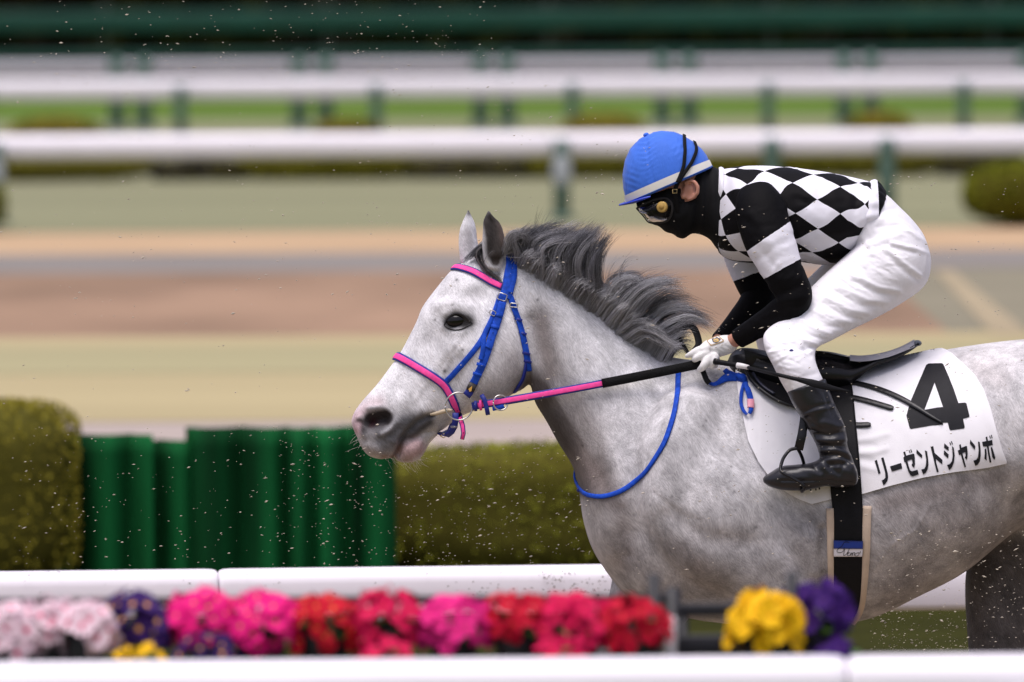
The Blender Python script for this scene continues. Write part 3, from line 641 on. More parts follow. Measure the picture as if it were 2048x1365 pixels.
Cc = paint(Cc, pp, [
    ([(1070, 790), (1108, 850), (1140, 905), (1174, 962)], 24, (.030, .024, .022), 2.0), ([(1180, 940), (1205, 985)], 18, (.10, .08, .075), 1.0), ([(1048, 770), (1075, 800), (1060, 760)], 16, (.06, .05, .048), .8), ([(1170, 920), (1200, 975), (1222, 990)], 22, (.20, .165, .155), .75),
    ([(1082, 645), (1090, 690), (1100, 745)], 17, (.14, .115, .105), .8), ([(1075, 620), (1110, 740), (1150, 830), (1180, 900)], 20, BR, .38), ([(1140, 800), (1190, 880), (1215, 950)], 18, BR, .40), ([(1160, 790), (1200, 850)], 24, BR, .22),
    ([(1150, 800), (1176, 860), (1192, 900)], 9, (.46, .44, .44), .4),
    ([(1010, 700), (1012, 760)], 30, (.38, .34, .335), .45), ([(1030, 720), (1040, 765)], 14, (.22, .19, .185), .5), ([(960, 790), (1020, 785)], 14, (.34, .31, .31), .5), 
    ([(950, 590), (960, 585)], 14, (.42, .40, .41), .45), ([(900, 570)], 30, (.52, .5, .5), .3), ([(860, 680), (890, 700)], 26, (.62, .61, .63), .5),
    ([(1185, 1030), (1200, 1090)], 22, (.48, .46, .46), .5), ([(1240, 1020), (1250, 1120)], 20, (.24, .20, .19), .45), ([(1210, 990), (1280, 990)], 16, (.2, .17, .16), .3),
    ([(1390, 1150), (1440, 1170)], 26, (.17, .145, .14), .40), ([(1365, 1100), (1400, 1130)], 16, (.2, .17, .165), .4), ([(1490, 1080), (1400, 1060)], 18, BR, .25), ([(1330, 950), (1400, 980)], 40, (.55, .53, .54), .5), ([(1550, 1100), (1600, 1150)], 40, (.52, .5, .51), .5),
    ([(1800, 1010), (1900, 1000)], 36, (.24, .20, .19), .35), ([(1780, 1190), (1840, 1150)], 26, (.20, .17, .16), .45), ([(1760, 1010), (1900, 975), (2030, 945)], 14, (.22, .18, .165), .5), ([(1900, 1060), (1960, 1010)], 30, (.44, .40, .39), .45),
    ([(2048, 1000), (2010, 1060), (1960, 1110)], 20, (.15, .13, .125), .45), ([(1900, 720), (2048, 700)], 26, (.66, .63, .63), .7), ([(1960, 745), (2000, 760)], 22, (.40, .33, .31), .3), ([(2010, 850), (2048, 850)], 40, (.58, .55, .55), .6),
    # muzzle: grey skin, pink patches, dark openings
    ([(758, 876), (785, 872), (812, 846)], 18, (.12, .12, .135), 1.0), ([(770, 890), (790, 885)], 14, (.13, .13, .14), .8), ([(748, 880), (775, 895)], 17, (.17, .165, .17), .8), ([(800, 872), (830, 850)], 14, (.09, .088, .095), .85), ([(735, 862), (752, 868)], 10, (.12, .12, .13), .8), ([(838, 858), (862, 842)], 12, (.13, .13, .14), .75), ([(862, 856), (895, 842)], 9, (.42, .41, .42), .6),
    ([(730, 812), (755, 806)], 12, (.62, .46, .48), .65), ([(709, 832), (711, 862)], 9, (.60, .40, .43), .8), ([(722, 826)], 8, (.62, .44, .47), .7), ([(732, 898), (765, 912)], 8, (.34, .29, .27), .7), ([(720, 884)], 7, (.40, .38, .38), .6),
    ([(814, 906), (834, 896)], 12, (.44, .29, .285), 1.4), ([(800, 918), (815, 922)], 7, (.30, .24, .22), .7), ([(770, 915), (788, 916)], 5, (.22, .12, .08), .6),
    ([(812, 868), (832, 848), (850, 837), (866, 831)], 3.4, (.02, .018, .019), 1.1), ([(797, 900), (804, 884), (814, 866)], 3.0, (.030, .020, .018), 1.2), ([(820, 870), (838, 856), (856, 844)], 8, (.065, .063, .070), 1.2), ([(800, 868), (820, 850), (845, 834)], 8, (.13, .13, .14), .9), ([(786, 914), (794, 904), (799, 897)], 3, (.13, .06, .035), .7),
    ([(740, 817), (762, 816), (781, 828), (786, 845), (778, 858), (764, 867)], 3.2, (.50, .49, .51), .8),
    ([(744, 841), (769, 836)], 10, (.014, .009, .010), 2.6), ([(746, 848)], 8, (.040, .006, .010), .9), ([(732, 848), (718, 843), (722, 856), (729, 866)], 4.5, (.035, .032, .034), 1.3), ([(762, 855), (752, 860)], 6, (.10, .095, .10), .8), ([(736, 880), (742, 876)], 9, (.33, .31, .31), .7),
    ([(816, 904), (832, 894)], 10, (.50, .35, .35), 1.3), ([(806, 912), (816, 918)], 6, (.36, .26, .24), .6), ([(853, 872), (880, 856)], 6, (.50, .49, .50), .7), ([(716, 850), (712, 866)], 5, (.60, .42, .45), .8),
    # eye surround
    ([(897, 646), (912, 640), (930, 644)], 14, (.12, .115, .12), .7), ([(900, 646), (912, 641), (930, 643)], 9.5, (.010, .009, .009), 1.6), ([(934, 640), (944, 646)], 5, (.05, .045, .045), .8), ([(896, 652), (900, 656)], 4, (.03, .03, .03), .8)])
nearside = np.clip(-V[:, 1] * 20, 0, 1)
# near ear: dark inside with a pale rim; far ear pale
eary = (y < 545) & (x > 945) & (x < 1016) & (V[:, 1] < -.02)
Cc[eary] = paint(Cc[eary], pp[eary], [([(991, 524), (991, 514)], 6, (.022, .014, .011), 1.8), ([(991, 505), (990, 475), (984, 445)], 13, (.018, .012, .009), 2.0), ([(976, 425), (972, 432)], 6, (.04, .035, .035), .9), ([(1004, 450), (1010, 490)], 6, (.14, .10, .085), .7)])
earf = (y < 515) & (x < 965) & (V[:, 1] > .02)
Cc[earf] = paint(Cc[earf], pp[earf], [([(936, 421), (938, 428)], 6, (.05, .045, .045), .9), ([(936, 470), (938, 500)], 9, (.34, .31, .31), .6)])
# crest line grades into the mane; lower legs dark, off hind leg darkened up to the belly as shade
Cc = paint(Cc, pp, [([(1010, 500), (1047, 514), (1092, 541), (1150, 582), (1210, 628), (1268, 672), (1330, 708)], 4, (.3, .29, .3), .35)])
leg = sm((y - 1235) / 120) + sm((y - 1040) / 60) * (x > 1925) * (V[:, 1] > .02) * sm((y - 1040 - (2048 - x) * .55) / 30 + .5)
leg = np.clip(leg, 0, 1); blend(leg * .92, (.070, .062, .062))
blend(np.clip((y - 1840) / 20, 0, 1), (.03, .028, .027))
dap = np.zeros(len(V))
for i in range(150):
    q = RNG.uniform((1180, 700), (2300, 1240)); dap += RNG.choice([-1, 1.2]) * np.exp(-np.sum((pp - q) ** 2, 1) / (2 * RNG.uniform(9, 20) ** 2)) * .055
Cc = np.clip(Cc * (1 + dap)[:, None], 0, 1)
# muddy specks stuck in the coat
for i in range(70):
    q = RNG.normal((1420, 950), (170, 90)) if i % 2 else RNG.uniform((1200, 780), (2040, 1220)); s = RNG.uniform(.9, 2.6); d2 = np.sum((pp - q) ** 2, 1); m = d2 < 80
    Cc[m] = Cc[m] * (1 - RNG.uniform(.2, .6) * np.exp(-d2[m] / (2 * s * s)))[:, None]
for q, s in (((889, 743), 3.2), ((913, 560), 2), ((870, 640), 1.6), ((905, 610), 1.4), ((1075, 600), 2), ((925, 700), 1.5)):
    m = np.sum((pp - q) ** 2, 1) < 90; Cc[m] *= (1 - .8 * np.exp(-np.sum((pp[m] - q) ** 2, 1) / (2 * s * s)))[:, None]

# coat material: painted coat tone x dapple noise x fine hair streaks
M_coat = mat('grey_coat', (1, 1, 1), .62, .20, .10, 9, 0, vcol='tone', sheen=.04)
t = M_coat.node_tree; b = t.nodes['Principled BSDF']
def streak(scale, rot, lo, hi):
    mp = t.nodes.new('ShaderNodeMapping'); mp.inputs['Scale'].default_value = scale; m0 = t.nodes.new('ShaderNodeMapping'); m0.inputs['Rotation'].default_value = rot
    tc = t.nodes.new('ShaderNodeTexCoord'); nz = t.nodes.new('ShaderNodeTexNoise'); nz.inputs['Scale'].default_value = 9; nz.inputs['Detail'].default_value = 1
    mx = t.nodes.new('ShaderNodeVectorMath'); mx.operation = 'MULTIPLY_ADD'; mx.inputs[1].default_value = (.05, .05, .05)
    t.links.new(tc.outputs['Object'], nz.inputs['Vector']); t.links.new(nz.outputs['Color'], mx.inputs[0]); t.links.new(tc.outputs['Object'], mx.inputs[2])
    t.links.new(mx.outputs[0], m0.inputs['Vector']); t.links.new(m0.outputs[0], mp.inputs['Vector']); n = t.nodes.new('ShaderNodeTexNoise'); n.inputs['Scale'].default_value = 1; n.inputs['Detail'].default_value = 4; n.inputs['Roughness'].default_value = .65
    t.links.new(mp.outputs[0], n.inputs['Vector'])
    r = t.nodes.new('ShaderNodeMapRange'); r.inputs[1].default_value = .28; r.inputs[2].default_value = .72; r.inputs[3].default_value = lo; r.inputs[4].default_value = hi
    t.links.new(n.outputs['Fac'], r.inputs[0]); return n, r
src = b.inputs['Base Color'].links[0].from_socket
n1, r1 = streak((330, 330, 60), (0, math.radians(32), 0), .70, 1.24)
n2, r2 = streak((60, 60, 24), (0, math.radians(32), 0), .80, 1.15)
n3, r3 = streak((420, 420, 160), (0, math.radians(32), 0), 0, 1)
r3.inputs[1].default_value = .60; r3.inputs[2].default_value = .72; r3.inputs[3].default_value = 1.0; r3.inputs[4].default_value = .62
ml = t.nodes.new('ShaderNodeMath'); ml.operation = 'MULTIPLY'; t.links.new(r1.outputs[0], ml.inputs[0]); t.links.new(r2.outputs[0], ml.inputs[1])
ml2 = t.nodes.new('ShaderNodeMath'); ml2.operation = 'MULTIPLY'; t.links.new(ml.outputs[0], ml2.inputs[0]); t.links.new(r3.outputs[0], ml2.inputs[1]); ml = ml2
def math2(op, a, v):
    n_ = t.nodes.new('ShaderNodeMath'); n_.operation = op
    for k_, q_ in enumerate((a, v)):
        if isinstance(q_, (int, float)): n_.inputs[k_].default_value = q_
        else: t.links.new(q_, n_.inputs[k_])
    return n_.outputs[0]
bd = t.nodes.new('ShaderNodeAttribute'); bd.attribute_name = 'mottle'
n4, r4 = streak((19, 19, 13), (0, math.radians(32), 0), -.46, .28); n4.inputs['Detail'].default_value = 6; n4.inputs['Roughness'].default_value = .62; r4.clamp = False
fac = math2('MAXIMUM', math2('MULTIPLY_ADD', r4.outputs[0], bd.outputs['Fac']), .35); fac.node.inputs[0].links[0].from_node.inputs[2].default_value = 1.0
ml3 = t.nodes.new('ShaderNodeMath'); ml3.operation = 'MULTIPLY'; t.links.new(ml.outputs[0], ml3.inputs[0]); t.links.new(fac, ml3.inputs[1]); ml = ml3
sc_ = t.nodes.new('ShaderNodeVectorMath'); sc_.operation = 'SCALE'; t.links.new(src, sc_.inputs[0]); t.links.new(ml.outputs[0], sc_.inputs['Scale']); t.links.new(sc_.outputs[0], b.inputs['Base Color'])
bp = t.nodes.new('ShaderNodeBump'); bp.inputs['Strength'].default_value = .5; bp.inputs['Distance'].default_value = .003
t.links.new(n1.outputs['Fac'], bp.inputs['Height']); t.links.new(bp.outputs[0], b.inputs['Normal'])

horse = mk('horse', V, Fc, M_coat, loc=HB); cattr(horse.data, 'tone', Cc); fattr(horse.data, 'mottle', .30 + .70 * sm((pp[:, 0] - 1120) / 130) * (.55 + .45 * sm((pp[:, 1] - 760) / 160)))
tag(horse, 'grey racehorse in full stride carrying the jockey, dark mane flying', 'horse')
HBVH = bvh_of(V, Fc)
# eyes
M_eye = mat('horse_eye', (.004, .0035, .0035), .10, .32)
M_lid = mat('lid_skin', (.022, .020, .021), .6, .2)
for sgn in (-1, 1):
    l, n = cast(915, 642, HBVH); q = l + np.array([0, .009, 0]); q[1] *= -sgn * 1.0 if sgn > 0 else 1
    mk('eye', *ell(q,  (.0315, .020, .0215), 28, 16, rot=math.radians(10)), M_eye, horse)
    for arc, rr_ in (([(888, 651), (895, 638), (905, 629.5), (916, 627), (928, 631), (938, 641), (945, 648)], .0030), ([(888, 651), (897, 657.5), (910, 661), (924, 659), (936, 653), (945, 648)], .0016)):
        A_ = []
        for z_ in catmull(np.array(arc, float), 5):
            l_, n_ = cast(z_[0], z_[1], HBVH); A_.append((l_ + n_ * .0015) * [1, -sgn, 1])
        mk('eyelid', *tube(np.array(A_), np.interp(np.linspace(0, 1, len(A_)), [0, .2, .8, 1], [.3, 1, 1, .2]) * rr_, 8), M_lid, horse)
# bristles on chin and muzzle
def hairs(name, roots, ctrl, rad, cols, m, parent, nseg=9):
    """roots (n,3), ctrl: list of (n,3) control points after the root; thin tapered three-sided strands"""
    K = [roots] + ctrl; n = len(roots); A = np.stack(K, 1); m_ = A.shape[1]
    ts = np.linspace(0, m_ - 1 - 1e-6, nseg); E_ = np.concatenate([2 * A[:, :1] - A[:, 1:2], A, 2 * A[:, -1:] - A[:, -2:-1]], 1); pts = []
    for tt in ts:
        i = int(tt); u = tt - i; p0, p1, p2, p3 = (E_[:, i + d] for d in range(4))
        pts.append(.5 * (2 * p1 + (p2 - p0) * u + (2 * p0 - 5 * p1 + 4 * p2 - p3) * u * u + (3 * p1 - p0 - 3 * p2 + p3) * u ** 3))
    Q = np.stack(pts, 1); T = np.gradient(Q, axis=1); T /= np.linalg.norm(T, axis=2)[..., None] + 1e-9
    ref = np.array([.2, -1, .1]); a = np.cross(T, ref); a /= np.linalg.norm(a, axis=2)[..., None] + 1e-9; b_ = np.cross(T, a)
    prof = np.interp(np.linspace(0, 1, nseg), [0, .15, .6, 1], [.7, 1, .8, .12]); rr = np.broadcast_to(rad, (n,))[:, None, None] * prof[None, :, None]
    R3 = [Q + (a * math.cos(k) + b_ * math.sin(k)) * rr for k in (.5, 2.6, 4.7)]
    Vv = np.stack(R3, 2).reshape(-1, 3); base = np.arange(n)[:, None, None] * nseg * 3 + np.arange(nseg - 1)[None, :, None] * 3 + np.arange(3)[None, None, :]
    nx = np.arange(n)[:, None, None] * nseg * 3 + np.arange(nseg - 1)[None, :, None] * 3 + ((np.arange(3) + 1) % 3)[None, None, :]
    Ff = np.stack([base, nx, nx + 3, base + 3], -1).reshape(-1, 4)
    o = mk(name, Vv, Ff.tolist(), m, parent)
    g = np.linspace(0, 1, nseg); cr, ct = cols
    g = g ** .5; cv = cr[:, None, :] * (1 - g)[None, :, None] + ct[:, None, :] * g[None, :, None]
    cattr(o.data, 'tone', np.repeat(cv.reshape(-1, 3), 3, 0)); o['kind'] = 'stuff'; return o
M_hair = mat('mane_hair', (1, 1, 1), .42, .5, vcol='tone')
rt_, c1, c2 = [], [], []
for i in range(110):
    px, py = RNG.choice(4, p=[.5, .2, .2, .1]), 0
    q = [(RNG.uniform(800, 842), RNG.uniform(905, 924)), (RNG.uniform(765, 800), RNG.uniform(906, 918)), (RNG.uniform(716, 735), RNG.uniform(862, 895)), (RNG.uniform(845, 900), RNG.uniform(850, 872))][px]
    yv = RNG.uniform(-.035, .0); r0 = P(*q, yv); d = np.array([RNG.uniform(-.3, .9) if px < 2 else (-.8 if px == 2 else .3), RNG.uniform(-.6, .2), RNG.uniform(-1, -.2)]); L = RNG.uniform(.012, .05)
    rt_.append(r0); c1.append(r0 + d * L * .5); c2.append(r0 + d * L + [RNG.uniform(0, .012), 0, 0])
hairs('whiskers', np.array(rt_), [np.array(c1), np.array(c2)], .00035, (np.tile([.5, .45, .42], (110, 1)), np.tile([.55, .5, .45], (110, 1))), M_hair, horse, 5)

# ---- mane: locks of parallel strands following traced guide curves (root to tip, side view)
def tuft(root, guides, n, spread, ys, dark, light, ylift=.03, jit=4.0, seed=0, rad=.0007, curl=0.0):
    """root: polyline of root pixels; guides: pixel offset points from the middle of the root"""
    r = np.random.default_rng(seed); q = catmull(np.array(root, float), 12); idx = r.integers(0, len(q), n)
    mid = q[len(q) // 2]; base = q[idx]; n = int(n * .85); idx = idx[:n]; base = base[:n]; nc = max(3, n // 17); cl = np.clip(idx / len(q) * nc + r.normal(0, .7, n), 0, nc - 1).astype(int)
    coff = r.normal(0, 1, (nc, 2)) * spread * 1.25; cy = r.normal(0, .022, nc) ; cb = r.uniform(0, 1, nc); clen = r.uniform(.82, 1.12, nc)
    y0 = r.uniform(ys[0], ys[1], n)
    R0 = np.array([P(b[0] + r.normal(0, 1.5), b[1] + r.uniform(-1, 4), yy) for b, yy in zip(base, y0)]); ctrl = []
    for i_ in range(n):
        l_, n_, _, _ = HBVH.find_nearest(Vector(R0[i_])); R0[i_] = np.array(l_ - n_ * .003)
    clr = np.zeros((nc, 2)); 
    for c_ in range(nc):
        m = cl == c_; clr[c_] = base[m].mean(0) if m.any() else mid
    for gi, g in enumerate(guides):
        f = (gi + 1) / len(guides); L = clen[cl][:, None]
        along = (base - mid) * (1 - f * .45) * .0 + base * (1 - .9 * f) + (clr[cl]) * (.9 * f)
        tgt = along + np.array(g) * L + coff[cl] * f + r.normal(0, jit, (n, 2)) * f ** 1.3 * .55
        if curl: tgt += curl * f * np.stack([np.sin(cb[cl] * 6.28 + f * 4), np.cos(cb[cl] * 6.28 + f * 4)], 1)
        yy = y0 * (1 - f * .3) - ylift * f * cb[cl] + cy[cl] * f + r.normal(0, .006, n) * f
        ctrl.append(np.array([P(a_[0], a_[1], v_) for a_, v_ in zip(tgt, yy)]))
    mix = np.clip(.8 * cb[cl] + r.normal(0, .16, n), 0, 1)[:, None] ** 1.7
    cols = np.array(dark) * (1 - mix) + np.array(light) * mix
    return R0, ctrl, cols
M1, M2 = (.026, .026, .032), (.47, .47, .51)
zm = lambda q: (960 + q[0] / 2.635, 400 + q[1] / 2.635)
G1 = [[(215, 315), (190, 240), (205, 185), (270, 155)], [(240, 325), (230, 240), (265, 185), (350, 160)], [(290, 350), (268, 260), (300, 200), (400, 165), (480, 160)], [(340, 380), (310, 280), (350, 220), (430, 180), (505, 168)],
      [(390, 410), (360, 310), (390, 240), (450, 190), (540, 152)], [(440, 440), (410, 340), (430, 270), (490, 200), (590, 150)], [(490, 465), (460, 370), (470, 290), (520, 220), (620, 142)], [(540, 490), (505, 400), (505, 310), (550, 220), (645, 132)],
      [(580, 515), (560, 430), (560, 330), (590, 240), (660, 150)], [(620, 535), (606, 450), (600, 350), (622, 250), (700, 165)], [(640, 545), (636, 470), (632, 380), (636, 280), (668, 195)]]
G2 = [[(645, 550), (665, 470), (710, 410), (780, 375), (850, 388), (880, 445)], [(680, 580), (700, 480), (760, 420), (830, 402), (872, 450), (862, 500)], [(705, 600), (725, 520), (785, 460), (860, 440), (900, 470)], [(740, 622), (790, 520), (860, 450), (950, 415), (1050, 398)],
      [(780, 650), (820, 560), (890, 480), (980, 440), (1075, 470)], [(825, 680), (870, 590), (940, 530), (1030, 492), (1120, 522)], [(860, 700), (920, 620), (1000, 570), (1100, 568), (1205, 620)], [(900, 730), (960, 660), (1040, 610), (1130, 600), (1225, 680)],
      [(940, 755), (1010, 690), (1080, 645), (1150, 640), (1200, 660)], [(980, 780), (1030, 730), (1080, 710), (1115, 722)], [(1005, 802), (1060, 785), (1090, 810), (1110, 850)]]
def resample(g, k=6):
    c = catmull(np.array(g, float), 10); d = np.r_[0, np.cumsum(np.linalg.norm(np.diff(c, axis=0), axis=1))]; u = np.linspace(0, d[-1], k)
    return np.stack([np.interp(u, d, c[:, 0]), np.interp(u, d, c[:, 1])], 1)
def locks(guides, nl, per, wpx, dark, light, psil, seed, ylay=(-.045, .03), wob=7.0, tgray=1.0):
    """nl locks between neighbouring guides; each lock is a narrow sheaf of strands"""
    r = np.random.default_rng(seed); Q = np.array([resample([zm(q) for q in g]) for g in guides]); RO, CT, CO = [], [[] for _ in range(5)], []
    for l in range(nl):
        s_ = (l + r.uniform(0, 1)) / nl * (len(guides) - 1); i0 = min(int(s_), len(guides) - 2); f = s_ - i0
        c = Q[i0] * (1 - f) + Q[i0 + 1] * f
        k = np.linspace(0, 1, 6)[:, None]; c = c + k ** 1.2 * r.normal(0, wob, 2) + np.sin(k * r.uniform(3, 7) + r.uniform(0, 6)) * r.normal(0, 2.2, 2) * k
        ln = r.uniform(.72, 1.08); c = c[0] + (c - c[0]) * (ln * .55 + .45 * (1 if ln > 1 else ln)) if False else c
        T = np.gradient(c, axis=0); T /= np.linalg.norm(T, axis=1)[:, None]; Nn = np.stack([-T[:, 1], T[:, 0]], 1)
        yl = r.uniform(*ylay); yc = np.array([0, .35, .8, 1, 1, .9]) * r.normal(-.008, .022); w_ = wpx * r.uniform(.6, 1.3) * np.array([1.2, 1.1, 1.0, .85, .6, .28])
        sil = r.random() < psil; base_c = np.array(light) * r.uniform(.6, 1.15) if sil else np.array(dark) * r.uniform(.6, 2.2)
        n = int(per * r.uniform(.6, 1.3)); u = r.normal(0, 1, n); cut = r.uniform(.70, 1.05, n)
        for q in range(n):
            kk = np.linspace(0, 5 * min(cut[q], 1.0), 6); ci = np.stack([np.interp(kk, range(6), c[:, d]) for d in (0, 1)], 1); ni = np.stack([np.interp(kk, range(6), Nn[:, d]) for d in (0, 1)], 1); wi = np.interp(kk, range(6), w_)
            p_ = ci + ni * (wi * u[q])[:, None] + r.normal(0, .5, (6, 2)) + np.linspace(0, 1, 6)[:, None] ** 3 * r.normal(0, 6.0, 2)
            yy = yl + yc + r.normal(0, .005) + np.linspace(0, 1, 6) * r.normal(0, .006)
            pts = [P(p_[d][0], p_[d][1], yy[d]) for d in range(6)]
            l_, n_, _, _ = HBVH.find_nearest(Vector(pts[0])); RO.append(np.array(l_ - n_ * .003))
            for d in range(5): CT[d].append(pts[d + 1])
            CO.append(base_c * r.uniform(.7, 1.3) * (1 + .3 * r.normal()) ** 2 if not sil else base_c * r.uniform(.7, 1.2))
    return np.array(RO), [np.array(c_) for c_ in CT], np.clip(np.array(CO), .012, .7)
SETS = [locks(G1, 62, 34, 5.0, (.030, .029, .035), (.40, .395, .43), .26, 1), locks(G1, 40, 26, 4.2, (.05, .049, .057), (.34, .335, .36), .3, 2, (-.075, -.03), 9),
        locks(G2, 48, 30, 4.6, (.034, .033, .040), (.48, .475, .51), .42, 3), locks(G2, 26, 22, 3.6, (.06, .058, .066), (.52, .515, .55), .55, 4, (-.085, -.03), 9),
        locks([[(760, 640), (830, 640), (900, 662), (985, 735)], [(800, 665), (870, 680), (950, 720), (1040, 800)], [(850, 705), (910, 730), (985, 770), (1060, 835)]], 16, 18, 4.0, (.16, .158, .17), (.5, .495, .52), .6, 5, (-.09, -.05), 5),
        locks([[(300, 360), (276, 260), (262, 150), (290, 72)], [(335, 372), (322, 250), (312, 150), (338, 86)], [(400, 410), (420, 240), (470, 140), (560, 112)]], 7, 7, 2.2, (.03, .03, .035), M2, .1, 6, (-.03, .02), 8),
        locks([[(650, 555), (660, 400), (700, 300), (780, 285)], [(720, 610), (760, 420), (820, 350), (880, 335)], [(830, 680), (930, 500), (1040, 480), (1130, 520)], [(900, 730), (1030, 590), (1140, 590), (1260, 655)]], 12, 6, 3.0, (.05, .05, .056), M2, .3, 7, (-.04, .02), 12)]
SETS.append(locks([[(150, 290), (140, 215), (185, 168), (240, 195), (228, 262)], [(185, 300), (172, 240), (212, 205), (258, 228), (250, 288)], [(215, 302), (236, 235), (205, 180), (150, 165), (115, 205)]], 16, 34, 5.5, (.045, .042, .043), (.36, .345, .34), .4, 11, (-.07, .02), 4))
# short pale hair grading from the crest into the mane
SETS.append(locks([[(210, 318), (226, 288), (250, 272), (285, 262)], [(430, 440), (440, 410), (465, 390), (500, 380)], [(640, 550), (655, 525), (685, 505), (720, 500)], [(840, 690), (862, 668), (895, 655), (930, 652)], [(1000, 800), (1018, 790), (1040, 788), (1062, 795)]], 120, 16, 4.5, (.20, .198, .21), (.55, .545, .57), .7, 8, (-.075, -.02), 3))
RO = np.concatenate([a[0] for a in SETS]); CT = [np.concatenate([a[1][k] for a in SETS]) for k in range(5)]; CO = np.concatenate([a[2] for a in SETS])
hairs('mane', RO, CT, .00062, (CO * .45 + np.array([.26, .257, .27]), CO), M_hair, horse, 12)
# forelock lying over the forehead
RO, CT, CO = [], [], []
for i, a in enumerate([([(985, 488), (1008, 498)], [(-18, -3), (-38, 8), (-56, 30)], 240, 5, (-.05, .0), M1, (.30, .29, .3), .01), ([(985, 492), (1005, 505)], [(-24, 2), (-32, 18), (-18, 44), (2, 66)], 200, 4, (-.05, -.02), (.03, .028, .03), (.2, .18, .175), .025),
                       ([(990, 486), (1010, 496)], [(-14, -10), (-30, -4), (-42, 12)], 160, 4, (-.03, .03), M1, M2, .0)]):
    R0, ctrl, cols = tuft(*a[:4], a[4], a[5], a[6], a[7], seed=300 + i, jit=3)
    while len(ctrl) < 4: ctrl.insert(0, (R0 + ctrl[0]) / 2)
    RO.append(R0); CT.append(ctrl); CO.append(cols)
RO = np.concatenate(RO); CT = [np.concatenate([c[k] for c in CT]) for k in range(4)]; CO = np.concatenate(CO)
def lift(Pn, d=.004):
    """keep strands outside the horse"""
    out = Pn.copy()
    for i, p in enumerate(Pn):
        l, n, _, dd = HBVH.find_nearest(Vector(p))
        if (Vector(p) - l).dot(n) < d: out[i] = np.array(l + n * (d + .003 * (i % 3)))
    return out
CT = [lift(c) for c in CT]
hairs('forelock', RO, CT, .0008, (np.clip(CO * 1.3, 0, 1), CO), M_hair, horse, 9)
# tail (streams out behind, beyond the frame)
n = 160; R0 = np.array([P(2385 + RNG.normal(0, 8), 800 + RNG.normal(0, 8), RNG.normal(0, .02)) for i in range(n)])
hairs('tail', R0, [R0 + np.stack([RNG.normal(.16, .03, n), RNG.normal(0, .03, n), RNG.normal(.02, .03, n)], 1), R0 + np.stack([RNG.normal(.4, .05, n), RNG.normal(0, .06, n), RNG.normal(-.08, .05, n)], 1), R0 + np.stack([RNG.normal(.65, .08, n), RNG.normal(0, .09, n), RNG.normal(-.3, .08, n)], 1)], .0025, (np.tile([.2, .19, .2], (n, 1)), np.tile([.3, .29, .3], (n, 1))), M_hair, horse, 9)
# ============================================================ THE JOCKEY
M_skin = mat('skin', (.50, .24, .17), .5, .35, .12, 60, .1, 400, sss=.15)
M_blk = mat('black_knit', (.006, .006, .007), .75, .15, .2, 30, .3, 500)
M_brc = mat('white_breeches', (.80, .785, .82), .6, .25, .04, 15, .3, 55)
M_boot = mat('black_boot_leather', (.012, .012, .016), .33, .45, .3, 30, .25, 60)
PB = P(1660, 945, 0)
person = None
yn = -.17
# ---- body: one continuous skin figure (mostly covered by the clothes)
body = []
body.append(loft([((1282, 400), (1290, 432), .045), ((1305, 365), (1303, 443), .062), ((1335, 335), (1320, 452), .070), ((1368, 325), (1342, 464), .072), ((1398, 330), (1364, 470), .068), ((1418, 345), (1385, 458), .058), ((1440, 362), (1410, 470), .056), ((1470, 360), (1432, 490), .07), ((1500, 350), (1470, 500), .14), ((1560, 350), (1540, 508), .15), ((1640, 358), (1630, 510), .14), ((1720, 375), (1690, 505), .13), ((1780, 420), (1705, 520), .135), ((1835, 480), (1760, 560), .12)], n=32, sub=5))
for sg, dx, dy in ((-1, 0, 0), (1, -14, -6)):
    body.append(limb([(1795 + dx, 490 + dy, 52, sg * .09), (1720 + dx, 565 + dy, 44, sg * .12), (1640 + dx, 630 + dy, 34, sg * .16), (1580 + dx, 690 + dy, 25, sg * .27), (1600 + dx, 760, 24, sg * .325), (1640 + dx, 850, 22, sg * .335), (1668 + dx, 925, 18, sg * .34), (1665 + dx, 950, 17, sg * .34), (1600 + dx, 958, 14, sg * .345), (1555 + dx, 960, 9, sg * .345)], n=18))
ARM_N = [(1512, 400, 30, -.13), (1524, 445, 34, -.195), (1552, 505, 34, -.235), (1582, 590, 27, -.245), (1545, 640, 24, -.215), (1497, 668, 16, -.165), (1462, 684, 14.5, -.135), (1432, 695, 13, -.125), (1410, 708, 10, -.12)]
ARM_F = [(1484, 400, 30, .13), (1480, 450, 34, .18), (1490, 520, 34, .21), (1520, 590, 27, .215), (1475, 645, 23, .16), (1445, 675, 16, .10), (1425, 700, 14, .06)]
body.append(limb(ARM_N, n=20)); body.append(limb(ARM_F, n=20))
# ear: rim, bowl and lobe, on the near and the far side
for sg in (-1, 1):
    ec = P(1379, 383, sg * .074)
    def EP(px, py, d): return P(px, py, sg * (.074 + d))
    body.append(tube([EP(1369, 366, .002), EP(1378, 361.5, .009), EP(1389, 364, .016), EP(1396, 374, .019), EP(1395, 386, .018), EP(1388, 395, .012), EP(1376, 400, .004)], [.005, .0055, .006, .006, .006, .0058, .006], 10))
    body.append(ell(EP(1379, 382, .003), (.0185, .006, .023), 20, 10)); body.append(tube([EP(1374, 372, .004), EP(1384, 378, .010), EP(1384, 390, .008)], .0036, 8))
    body.append(ell(EP(1367, 393, .003), (.008, .006, .009), 14, 8))
V, Fc = remesh(body, .0034); E = edges(Fc); V = smooth(V, E, 3, .5)
person = mk('person', V, Fc, M_skin, loc=PB)
tag(person, 'jockey in black and white diamond silks crouching over the grey horse', 'person')

